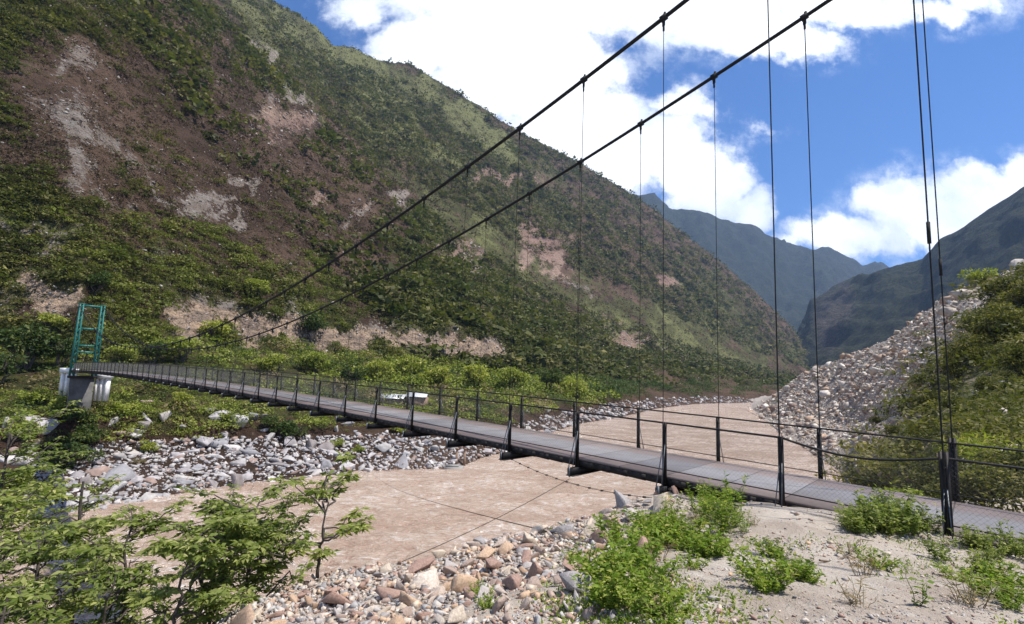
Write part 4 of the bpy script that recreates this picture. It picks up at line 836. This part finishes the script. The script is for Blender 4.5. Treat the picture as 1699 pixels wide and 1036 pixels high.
def tower(k, ztop, zfoot, spread=0.36):
    t = link('tower', None, bridge, loc=(0, 0, 0)); t['label'] = 'teal painted steel tower at the far end of the bridge'
    def P_(w, z, e): return bp(k, w, z) + np.array([DV[0], DV[1], 0]) * e
    H = ztop - zfoot
    for si, w in ((-1, 0.12), (1, BW - 0.05)):
        mb = MB(); c = 0.24
        for a in (-c, c):
            for b_ in (-spread, spread):
                mb.bar(P_(w + a - si * 0.0, zfoot, b_), P_(w - si * 0.05 + a * .8, ztop, b_ * 0.75), 0.15, 0.15)
        n = 12
        for i in range(n):
            z0, z1 = zfoot + H * i / n, zfoot + H * (i + 1) / n; s = 1 if i % 2 else -1
            for b_ in (-spread * .88, spread * .88): mb.bar(P_(w - c * s * .9, z0, b_), P_(w + c * s * .9, z1, b_), 0.07, 0.07)
            for a in (-c * .9, c * .9): mb.bar(P_(w + a, z0, -spread * .88 * s), P_(w + a, z1, spread * .88 * s), 0.07, 0.07)
        mb.bar(P_(w - si * .05, ztop + 0.003, 0), P_(w - si * .05, ztop + 0.12, 0), 0.6, 0.75)
        part('leg', mb, M['teal'], t)
    for f in (0.985, 0.66, 0.42, 0.33):
        mb = MB(); z = zfoot + H * f; mb.bar(bp(k, 0.2, z), bp(k, BW - 0.2, z), 0.16, 0.3); part('crosspiece', mb, M['teal'], t)
    return t
tw = tower(KT, 8.2, rz(KT) - RH - 0.9)
for si, w in ((-1, -0.06), (1, BW + 0.06)):
    mb = MB(); mb.tube([bp(KT, w, cz(KT)), bp(KT + 6.5, w, -1.2)], 0.05, 6); part('backstay', mb, M['cable'])

# pier and anchorage at the far tower
zf = rz(KT) - RH - 0.9
pp = SL.at(140, 690)
mb = MB(); pc = bp(KT, BW / 2, 0)[:2]; ax = np.array([DV[0], DV[1], 0]); ay = np.array([NV[0], NV[1], 0]); c0_ = np.array([pc[0], pc[1], 0])
mb.bar(c0_ + np.array([0, 0, -13.5]), c0_ + np.array([0, 0, zf - 0.35]), 2.9, 1.2, up=ax)
pier = empty('bridge_pier', c0_ + np.array([0, 0, -11]), 'grey concrete pier carrying the far teal tower above dark bushes', 'pier')
part('shaft', mb, M['dark_concrete'], pier, base=c0_ + np.array([0, 0, -11]))
mb = MB(); mb.bar(c0_ + np.array([0, 0, zf - 0.348]), c0_ + np.array([0, 0, zf]), 3.5, 1.7, up=ax); part('cap', mb, M['dark_steel'], pier, base=c0_ + np.array([0, 0, -11]))
for si, lb, xx, yy, W_, H_, dep in ((-1, 'white concrete anchorage left of the bridge pier', 110, 652, 1.9, 3.6, 82.5), (1, 'white concrete anchorage right of the bridge pier', 168, 655, 1.9, 3.0, 82.0)):
    b0 = at_depth(xx, yy, dep); an = empty('anchorage', b0, lb, 'anchorage', 'white concrete anchorages beside the pier'); mb = MB()
    mb.bar(b0 + np.array([-W_ / 2 - .25, 0, H_]), b0 + np.array([W_ / 2 + .25, 0, H_]), 1.0, 0.8); part('beam', mb, M['whitewash'], an, base=b0)
    for q_ in (-1, 0, 1):
        mb = MB(); mb.bar(b0 + np.array([q_ * W_ * .42, 0, -1.0]), b0 + np.array([q_ * W_ * .42, 0, H_ - .452]), 0.7, 0.42); part('column', mb, M['whitewash'], an, base=b0)

# small house across the river
hb = at_depth(674, 672, 134.0); house = empty('house', hb, 'low house with two white sheet roofs among the trees across the river', 'house')
for (ox, w_, d_, h_) in ((-3.4, 6.4, 6.0, 1.7), (2.9, 5.6, 5.4, 2.3)):
    mb = MB(); c = hb + np.array([ox, 0, -1]); mb.bar(c, c + np.array([0, 0, h_ + 1]), w_ - .5, d_ - .6, up=(0, 1, 0)); part('wall', mb, M['rust_wood'], house, base=hb)
    mb = MB(); z0 = hb[2] + h_ + .06; X0, X1 = c[0] - w_ / 2, c[0] + w_ / 2
    for s_ in (-1, 1):
        a_, b2 = np.array([X0, c[1], z0 + .95]), np.array([X0, c[1] + s_ * d_ / 2, z0]); e_ = np.array([X1 - X0, 0, 0]); t_ = np.array([0, 0, -.08])
        mb.add([a_, a_ + e_, b2 + e_, b2, a_ + t_, a_ + e_ + t_, b2 + e_ + t_, b2 + t_], [(0, 1, 2, 3), (7, 6, 5, 4), (0, 4, 5, 1), (1, 5, 6, 2), (2, 6, 7, 3), (3, 7, 4, 0)])
    part('roof', mb, M['sheet'], house, base=hb)

# two posts and a broken concrete ledge standing at the far water edge
for x, lb in ((757, 'left one of two brown posts standing at the far water edge under the footbridge'), (770, 'right one of two brown posts standing at the far water edge under the footbridge')):
    p = on_plane(x, 774, ZW); mb = MB(); mb.bar(p + np.array([0, 0, -1]), p + np.array([0.05, 0, 3.1]), 0.42, 0.42); mb.bar(p + np.array([0.05, 0, 3.103]), p + np.array([0.05, 0, 3.35]), 0.6, 0.5)
    o = link('post', mb.mesh('river_post', M['rust_wood'], origin=p), loc=p, label=lb, cat='post', group='brown posts at the far water edge')
p = on_plane(748, 779, ZW); mb = MB(); mb.bar(p + np.array([-7, 3.2, 0.2]), p + np.array([-1.5, 0.6, 0.25]), 1.3, 0.9); mb.bar(p + np.array([-1.3, 0.4, -.2]), p + np.array([2.2, 0.6, -.15]), 1.8, 1.3)
mb.bar(p + np.array([-.9, 0, 0.61]), p + np.array([1.4, 0.2, 0.63]), 0.9, 0.32); link('ledge', mb.mesh('ledge', M['concrete'], origin=p), loc=p, label='broken concrete ledge in the water left of the two brown posts', cat='ledge')

# guy cables over the river
def gp(px, py, Y):
    p = at_depth(px, py, Y); return np.array([p[0], p[1], float(zA(p[0], p[1]))])
def guy(a, b, sag, r, lb, knots=False):
    a, b = np.asarray(a, float), np.asarray(b, float); t = np.linspace(0, 1, 30)[:, None]; P = a * (1 - t) + b * t; P[:, 2] -= sag * 4 * (t * (1 - t))[:, 0]; mb = MB(); mb.tube(P, r, 5)
    if knots:
        for q_ in P[2:-1:2]: mb.bar(q_ + np.array([-.03, 0, 0]), q_ + np.array([.03, 0, 0.0]), r * 4.5, r * 4.5)
    link('guy_cable', mb.mesh('guy_cable', M['cable'], origin=a), loc=a, label=lb, cat='cable', group='guy cables over the river')
anch = SL.at(617, 780)
guy(anch + np.array([0, 0, .6]), ground_at(925, 897) + np.array([0, 0, .1]), 0.8, 0.009, 'thin guy cable from the far boulders to the near rubble edge')
guy(anch + np.array([0, 0, .6]), at_depth(150, 915, 22.0), 0.4, 0.024, 'thin guy cable from the far boulders down to the left foreground tree')
guy(bp(3, -0.3, rz(3) - RH - .45), gp(450, 990, 7.4), 0.15, 0.006, 'thin guy cable from a cross beam end to the foreground sapling')
guy(bp(4.3, 0.2, rz(4.3) - RH - .3), ground_at(1082, 838) + np.array([0, 0, .12]), 0.22, 0.0065, 'knotted guy cable between the deck and the near anchor rock', True)
guy(on_plane(281, 829, ZW + .3), at_depth(140, 965, 10.0), 0.2, 0.012, 'dark guy cable from the left shore boulders into the left foreground tree')
guy(bp(9, -0.3, rz(9) - RH - .45), SL.at(440, 760), 0.5, 0.02, 'guy cable from the middle of the deck to the shore below the dark bush')

# ------------------------------------------------------------------ foreground rocks
rg = np.random.default_rng(31); NVr = rock_variants('rock', M['near_rock'], 14, 14, I2, 0.6, 18, 0.22, 0.62)
NR = [(560, 1005, .26, 'large grey flat-faced rock at the lower end of the rubble edge'), (708, 975, .24, 'orange-tan pointed rock on the rubble edge'), (770, 985, .24, 'pinkish-tan slab on the rubble edge beside the orange one'),
      (1095, 848, .34, 'upright tan slab standing at the end of the near bank below the deck'), (1010, 872, .2, 'dark brown rock left of the upright tan slab'), (545, 990, .17, 'cream rock just left of the big grey rock'),
      (880, 905, .22, 'reddish slab at the crest of the near rubble'), (940, 895, .17, 'brown split rock near the top of the rubble edge'), (820, 945, .2, 'brown-red rock halfway up the rubble edge'), (645, 995, .2, 'rust-coloured block near the foot of the sapling'), (1050, 862, .2, 'orange-brown block beside the upright tan slab')]
tk = []
for x, y, s_, lb in NR:
    p = ground_at(x, y); tk.append((p[0], p[1], s_)); link('rock', NVr[int(rg.integers(0, 14))], loc=p + np.array([0, 0, s_ * .3]), label=lb, cat='rock', group='rocks along the near bank', scale=(s_, s_, s_ * (1.7 if 'upright' in lb else 1.0)), rot=(rg.normal() * .3, rg.normal() * .3, rg.uniform(0, 6)))
def crest_point(t, off):
    i0, i1 = 5, 12; s = CR[i0:i1 + 1]; L = np.concatenate([[0], np.cumsum(np.hypot(*np.diff(s, axis=0).T))]); d = t * L[-1]
    return np.stack([np.interp(d, L, s[:, 0]), np.interp(d, L, s[:, 1])], -1), off
cnt = 0; tries = 0
while cnt < 285 and tries < 9000:
    tries += 1; x = rg.uniform(380, 1120); cy_ = np.interp(x, [380, 520, 750, 1000, 1100], [1030, 985, 915, 850, 820]); y = cy_ + abs(rg.normal()) * 55 + rg.uniform(-8, 12)
    if y > 1060: continue
    p = ground_at(x, y); s_ = float(np.clip(rg.lognormal(-2.1, 0.45), .06, .34)) * (1.25 if y < cy_ + 35 else 0.8)
    if any((p[0] - a) ** 2 + (p[1] - b) ** 2 < ((c + s_) * .72) ** 2 for a, b, c in tk): continue
    tk.append((p[0], p[1], s_)); cnt += 1
    link('rock', NVr[int(rg.integers(0, 14))], loc=p + np.array([0, 0, s_ * .22]), label='angular tan or grey rock among many in the rubble edging the near bank', cat='rock', group='rocks along the near bank', scale=(s_, s_ * float(rg.uniform(.6, 1)), s_ * float(rg.uniform(.6, 1.2))), rot=(rg.normal() * .45, rg.normal() * .45, rg.uniform(0, 6)))
n = 44000; px_ = rg.uniform(330, 1760, n); py_ = rg.uniform(800, 1100, n)
zz = on_plane(px_, py_, -2.4); x_, y_ = zz[:, 0], zz[:, 1]
for _ in range(6):
    d = ray(px_, py_); zt = zA(x_, y_); x_, y_ = d[:, 0] * zt / d[:, 2], d[:, 1] * zt / d[:, 2]
sdv = crest_sd(x_, y_); dens = np.where(x_ < 1.6, np.clip(1.15 + sdv * .25, .25, 1), np.clip(.22 + .7 * fbm(np.stack([x_, y_, 0 * x_], -1), 1.2, 3, 44), 0.05, .55))
keep = (rg.random(n) < dens) & (y_ > 0.5) & (y_ < 22) & (sdv < 2.2) & np.isfinite(x_); x_, y_ = x_[keep], y_[keep]
Q = np.stack([x_, y_, zA(x_, y_)], -1); sp = np.where(x_ < 1.6, rg.lognormal(-3.8, .6, len(Q)), rg.lognormal(-4.3, .5, len(Q)))
rock_field('gravel', Q, np.clip(sp * np.clip(y_ / 5, .7, 1.6), .006, .09), M['near_rock_s'], rg, I1, squash=0.6, tilt=.5, label='loose tan and grey gravel covering the near bank', cat='gravel')

# ------------------------------------------------------------------ foreground trees
def leafy_tree(name, base, label, H, spread, nb, nl, seed, leafL=0.13, lean=(0, 0), cat='tree', low=None, mat='leaf_near'):
    rg = np.random.default_rng(seed); t = empty(name, base, label, cat); mb = MB(); cen = []; outs = []
    low = max(.2, 1 - 2.0 * spread / H) if low is None else low
    trunks = 1 + (seed % 2)
    top = np.array([lean[0], lean[1], H]); pts = np.array([[0, 0, -0.3], top * .3 + rg.normal(size=3) * .06, top * .6 + rg.normal(size=3) * .1, top])
    pts[0] = [0, 0, -0.4]; tt_ = np.linspace(0, 1, 12); TP = np.stack([np.interp(tt_, [0, .3, .6, 1], pts[:, c]) for c in range(3)], 1); TP[1:] += rg.normal(size=(11, 3)) * .025; mb.tube(TP, np.linspace(.05, .012, 12) * min(H, 4) / 2.6, 7)
    for i in range(nb):
        f = rg.uniform(low, 1.0); b = np.array([np.interp(f, tt_, TP[:, c]) for c in range(3)]); a = rg.uniform(0, 2 * pi); L = spread * (1.15 - f * .6) * rg.uniform(.5, 1.1)
        e = b + np.array([cos(a) * L, sin(a) * L, L * rg.uniform(.1, .75)]); limb(mb, b, e, .016, .006, rg, 7, .10)
        for j in range(nl):
            g = rg.uniform(.25, 1); m_ = b + (e - b) * g; a2 = a + rg.normal() * 1.1; l2 = rg.uniform(.12, .42) * spread * .55; tip = m_ + np.array([cos(a2) * l2, sin(a2) * l2, rg.uniform(-.1, .6) * l2])
            limb(mb, m_, tip, .006, .003, rg, 4, .1, 4)
            for w in range(2):
                cc_ = tip * (1 - .35 * w) + m_ * .35 * w; kx = 7; aa = rg.uniform(0, 6.28) + np.arange(kx) * 2 * pi / kx
                o_ = np.stack([np.cos(aa), np.sin(aa), rg.uniform(-.35, .25, kx)], 1); cen.append(cc_ + o_ * .015); outs.append(o_)
    cen = np.concatenate(cen); outs = np.concatenate(outs); V, F, tn = leaves(cen, leafL * rg.uniform(.55, 1.25, len(cen)), rg, .36, .35, outs * 2.2, .12)
    link('crown', mesh_np(name + '_crown', V, F, M[mat], {'tint': tn}), t); link('trunk', mb.mesh(name + '_trunk', M['bark'], True), t); return t
def gp(px, py, Y):
    p = at_depth(px, py, Y); return np.array([p[0], p[1], float(zA(p[0], p[1]))])
def treeto(px_top, py_top, Y, **k):
    p = at_depth(px_top, py_top, Y); z = float(zA(p[0], p[1])); return np.array([p[0], p[1], z]), p[2] - z
b_, h_ = treeto(425, 845, 7.6); leafy_tree('tree', b_, 'leafy green young tree with dark trunk in the foreground before the brown water', max(h_, 1.6), 1.3, 32, 10, 41, .115)
b_, h_ = treeto(535, 868, 7.4); leafy_tree('tree', b_, 'thin open sapling with upright stem right of the leafy young tree', max(h_, 1.4), .95, 13, 5, 42, .13)
for (x, y, Y, sp, nb, sd_, lb) in ((20, 720, 10.0, 1.9, 46, 43, 'dense broad-leaved tree at the left photo edge'), (135, 800, 9.0, 1.2, 26, 44, 'leafy tree in front of the left edge tree, over the shore rocks'),
                                 (215, 880, 7.6, 1.15, 26, 45, 'leafy bushy tree between the left edge trees and the young tree'), (-40, 830, 7.2, 1.5, 30, 46, 'leafy tree cut by the left edge near the bottom'),
                                 (360, 955, 6.6, .8, 22, 47, 'low leafy tree left of the dark trunk of the young tree'), (60, 900, 6.6, 1.2, 28, 48, 'leafy tree in the bottom left corner'), (190, 960, 6.2, 1.0, 24, 49, 'low leafy tree at the bottom edge beside the corner tree'), (10, 985, 5.4, .9, 26, 51, 'lowest leafy tree in the very corner at the bottom left'), (300, 1005, 5.8, .7, 18, 52, 'small leafy tree at the bottom edge before the young tree trunk')):
    b_, h_ = treeto(x, y, Y); leafy_tree('tree', b_, lb, max(h_, 1.3), sp, int(nb * (1.1 if x < 100 else .75)), 10, sd_, .105)

# ------------------------------------------------------------------ weeds on the near bank
def weed_variant(seed, mat, nst=12, H=.4, spread=.28, leafL=.05, aspect=.4, lps=26):
    rg = np.random.default_rng(seed); cen = []; mb = MB(); out = []
    for i in range(nst):
        a = rg.uniform(0, 6.28); r = spread * sqrt(rg.random()); b = np.array([cos(a) * r * .5, sin(a) * r * .5, -.03]); e = np.array([cos(a) * r * 1.3, sin(a) * r * 1.3, H * rg.uniform(.5, 1.1)])
        t = np.linspace(0, 1, 6)[:, None]; P = b * (1 - t) + e * t + np.array([cos(a), sin(a), 0]) * (t * t) * .06 * H; P += rg.normal(size=P.shape) * .008; mb.tube(P, np.linspace(.004, .0015, 6), 4)
        f = rg.uniform(.12, 1, lps); c = np.stack([np.interp(f, t[:, 0], P[:, q_]) for q_ in range(3)], 1); an = rg.uniform(0, 6.28, lps); cen.append(c); out.append(np.stack([np.cos(an), np.sin(an), rg.uniform(.1, .8, lps)], 1))
    cen = np.concatenate(cen); out = np.concatenate(out); V, F, tn = leaves(cen, leafL * rg.uniform(.5, 1.3, len(cen)), rg, aspect, .3, out * 2.0)
    return mesh_np('weed_leaves', V, F, M[mat], {'tint': tn}), mb.mesh('weed_stems', M[mat], True)
WV = {'a': [weed_variant(300 + i, 'leaf_weed', 14, .36, .28, .085) for i in range(3)], 'b': [weed_variant(310 + i, 'leaf_weed', 12, .62, .26, .085, .26, 26) for i in range(3)],
      'c': [weed_variant(320 + i, 'leaf_near', 13, .5, .28, .08, .42) for i in range(3)], 'd': [weed_variant(330 + i, 'leaf_dry', 14, .25, .15, .10, .10, 9) for i in range(2)],
      's': [weed_variant(340 + i, 'leaf_weed', 3, .3, .05, .06, .5, 12) for i in range(2)], 'l': [weed_variant(350, 'leaf_lime', 40, .9, .35, .28, .06, 12)]}
for w in WV['s']: pass
def weed(kind, p, s, lb, gr='weeds on the near bank', rg=rg):
    lm, st = WV[kind][int(rg.integers(0, len(WV[kind])))]; t = empty('weed', p, lb, 'weed' if kind != 'l' else 'grass', gr); t.rotation_euler = (0, 0, float(rg.uniform(0, 6))); t.scale = (s,) * 3
    link('leaves', lm, t); link('stem', st, t)
rg = np.random.default_rng(55)
for kind, cx_, cy_, a, b, n, s0, lb in [
    ('a', 1075, 905, 75, 38, 26, 1.15, 'bright green leafy weed in the thick patch at the near end of the rubble'), ('b', 1165, 868, 90, 22, 20, 1.15, 'tall feathery green weed in the row just below the deck edge'),
    ('a', 1045, 985, 50, 55, 20, .85, 'bright green weed in the lower tongue of the thick patch'), ('a', 1110, 1020, 60, 20, 8, .7, 'low green weed at the bottom edge below the thick patch'),
    ('a', 1180, 925, 60, 26, 12, .85, 'green weed on the right fringe of the thick patch'), ('a', 1290, 955, 55, 38, 16, .75, 'green weed of the separate patch on the sandy ground'),
    ('c', 1480, 872, 100, 18, 38, 1.05, 'darker green weed growing along the deck edge by the near posts'), ('c', 1620, 930, 60, 22, 12, .7, 'green weed under the shaded right end of the deck'),
    ('a', 1670, 985, 45, 40, 12, .6, 'yellow-green weed near the right bottom corner'), ('b', 1240, 882, 50, 12, 8, .8, 'feathery weed on the slope edge under the deck near the tall post'),
    ('a', 790, 1000, 40, 14, 5, .35, 'small low weed among the rubble stones'), ('a', 975, 945, 35, 25, 7, .6, 'small green weed at the left fringe of the thick patch')]:
    for _ in range(int(n * .72)):
        r = sqrt(rg.random()); an = rg.uniform(0, 6.28); p = ground_at(cx_ + a * r * cos(an), cy_ + b * r * sin(an)); weed('d' if rg.random() < .13 else kind, p, s0 * float(rg.uniform(.5, 1.15)) * .85, lb, rg=rg)
weed('s', ground_at(1522, 1005), .9, 'single small green sapling with broad leaves on the bare sandy ground', rg=rg)
weed('d', ground_at(1432, 955), .9, 'dry tuft with green tips in the middle of the sandy ground', rg=rg)
weed('a', ground_at(1455, 945), .6, 'light green weed beside the dry tuft on the sand', rg=rg)
weed('d', ground_at(1425, 1005), .7, 'dry straw-coloured tuft near the bottom of the sandy ground', rg=rg)
weed('a', ground_at(1590, 965), .6, 'yellowish green weed right of the broad-leaved sapling', rg=rg)
weed('d', ground_at(1612, 1005), .9, 'dry pale tuft at the lower right of the sandy ground', rg=rg)
n = 900; px_ = rg.uniform(900, 1720, n); py_ = rg.uniform(860, 1060, n); qq = [ground_at(a, b) for a, b in zip(px_[:420], py_[:420])]; qq = np.array(qq); m_ = fbm(qq, .9, 3, 99) > -.02; qq = qq[m_]
cen = (qq[:, None] + rg.normal(size=(len(qq), 26, 3)) * np.array([.09, .09, .012])).reshape(-1, 3); cen[:, 2] = zA(cen[:, 0], cen[:, 1]) + .01
Vv, Ff, tn = leaves(cen, rg.uniform(.02, .05, len(cen)), rg, .4, .2, np.array([0, 0, .7])[None]); link('ground_weeds', mesh_np('ground_weeds', Vv, Ff, M['leaf_weed'], {'tint': tn}), kind='stuff', label='sparse low green sprouts scattered on the sandy ground', cat='ground cover')
# vegetation just beyond the near end of the bridge
for kd, x, Y, h, r, lb in (('lime', 1665, 15.5, 0, 1.5, 'lime-yellow grass bush on the cut bank right of the tall posts'), ('obush', 1600, 15, 0, .9, 'olive bush on the bank just behind the near posts'),
                        ('obush', 1700, 13.2, 0, 1.0, 'green bush behind the rail at the right photo edge'), ('bbush', 1640, 12.6, 0, .7, 'low green bush behind the far rail near the right edge'), ('obush', 1500, 15.5, 0, 1.0, 'olive bush beyond the far rail left of the tall posts'), ('obush', 1550, 14.5, 0, .8, 'small dark bush behind the far rail beside the tall posts')):
    p = at_depth(x, 760, Y); zr_ = SR.P[(np.abs(SR.P[..., 0] - p[0]) < 1.0) & (np.abs(SR.P[..., 1] - p[1]) < 1.5)]
    z = float(zA(p[0], p[1])); 
    if len(zr_): z = max(z, float(zr_[:, 2].mean()))
    plant(kd, int(rg.integers(0, 3)), (p[0], p[1], z), r, lb, 'bush' , 'bushes by the near end of the bridge')
for i_, (k_, w_, r_, lb) in enumerate(((-0.7, .8, .62, 'dark bush pressed against the far rail at the right photo edge'), (-1.5, 1.1, .75, 'olive bush behind the far rail partly outside the right photo edge'), (0.35, 1.0, .55, 'small olive bush behind the far rail between the last two posts'), (-0.2, 1.7, .8, 'olive bush a step behind the far rail near the tall posts'), (-1.2, 2.6, 1.0, 'larger olive bush standing back from the far rail at the right'), (-2.2, 2.0, .9, 'olive bush farthest right behind the bridge end'))):
    q = bp(k_, BW + w_, 0); plant('obush' if i_ % 2 else 'bbush', i_ % 3, (q[0], q[1], float(zA(q[0], q[1]))), r_, lb, 'bush', 'bushes by the near end of the bridge')
rg2 = np.random.default_rng(70)
for _ in range(16):
    q = bp(rg2.uniform(-2.2, 0.5), -rg2.uniform(.25, .7), 0); weed('c', np.array([q[0], q[1], float(zA(q[0], q[1]))]), float(rg2.uniform(.45, .85)), 'dark green weed in the shade along the near edge of the right deck end', rg=rg2)
# dry twig lying on the sand
a0 = ground_at(1360, 935); a1 = ground_at(1450, 905); mb = MB(); limb(mb, a0 + [0, 0, .03], a1 + [0, 0, .05], .012, .005, rg, 8, .06)
for f in (.3, .5, .7): m_ = a0 * (1 - f) + a1 * f; limb(mb, m_ + [0, 0, .04], m_ + np.array([.1, .12, .12]), .006, .003, rg, 4)
link('twig', mb.mesh('twig', M['twig'], True, a0), loc=a0, label='dry forked twig lying on the bare sandy ground', cat='twig')
# ------------------------------------------------------------------ air
hz = bpy.data.materials.new('haze'); hz.use_nodes = True; hz.node_tree.nodes.clear(); ht = NT(hz.node_tree)
ho = ht.new('ShaderNodeOutputMaterial'); hv = ht.new('ShaderNodeVolumePrincipled'); hv.inputs['Color'].default_value = (0.42, 0.62, 1.0, 1); hv.inputs['Density'].default_value = 0.00006; hv.inputs['Anisotropy'].default_value = 0.2
ht.l.new(hv.outputs[0], ho.inputs['Volume'])
mb = MB(); mb.bar((0, -400, 1500 - 30), (0, 8200, 1500 - 30), 14000, 3000); link('haze', mb.mesh('haze', hz), kind='stuff', label='thin blue air haze in the valley', cat='haze')
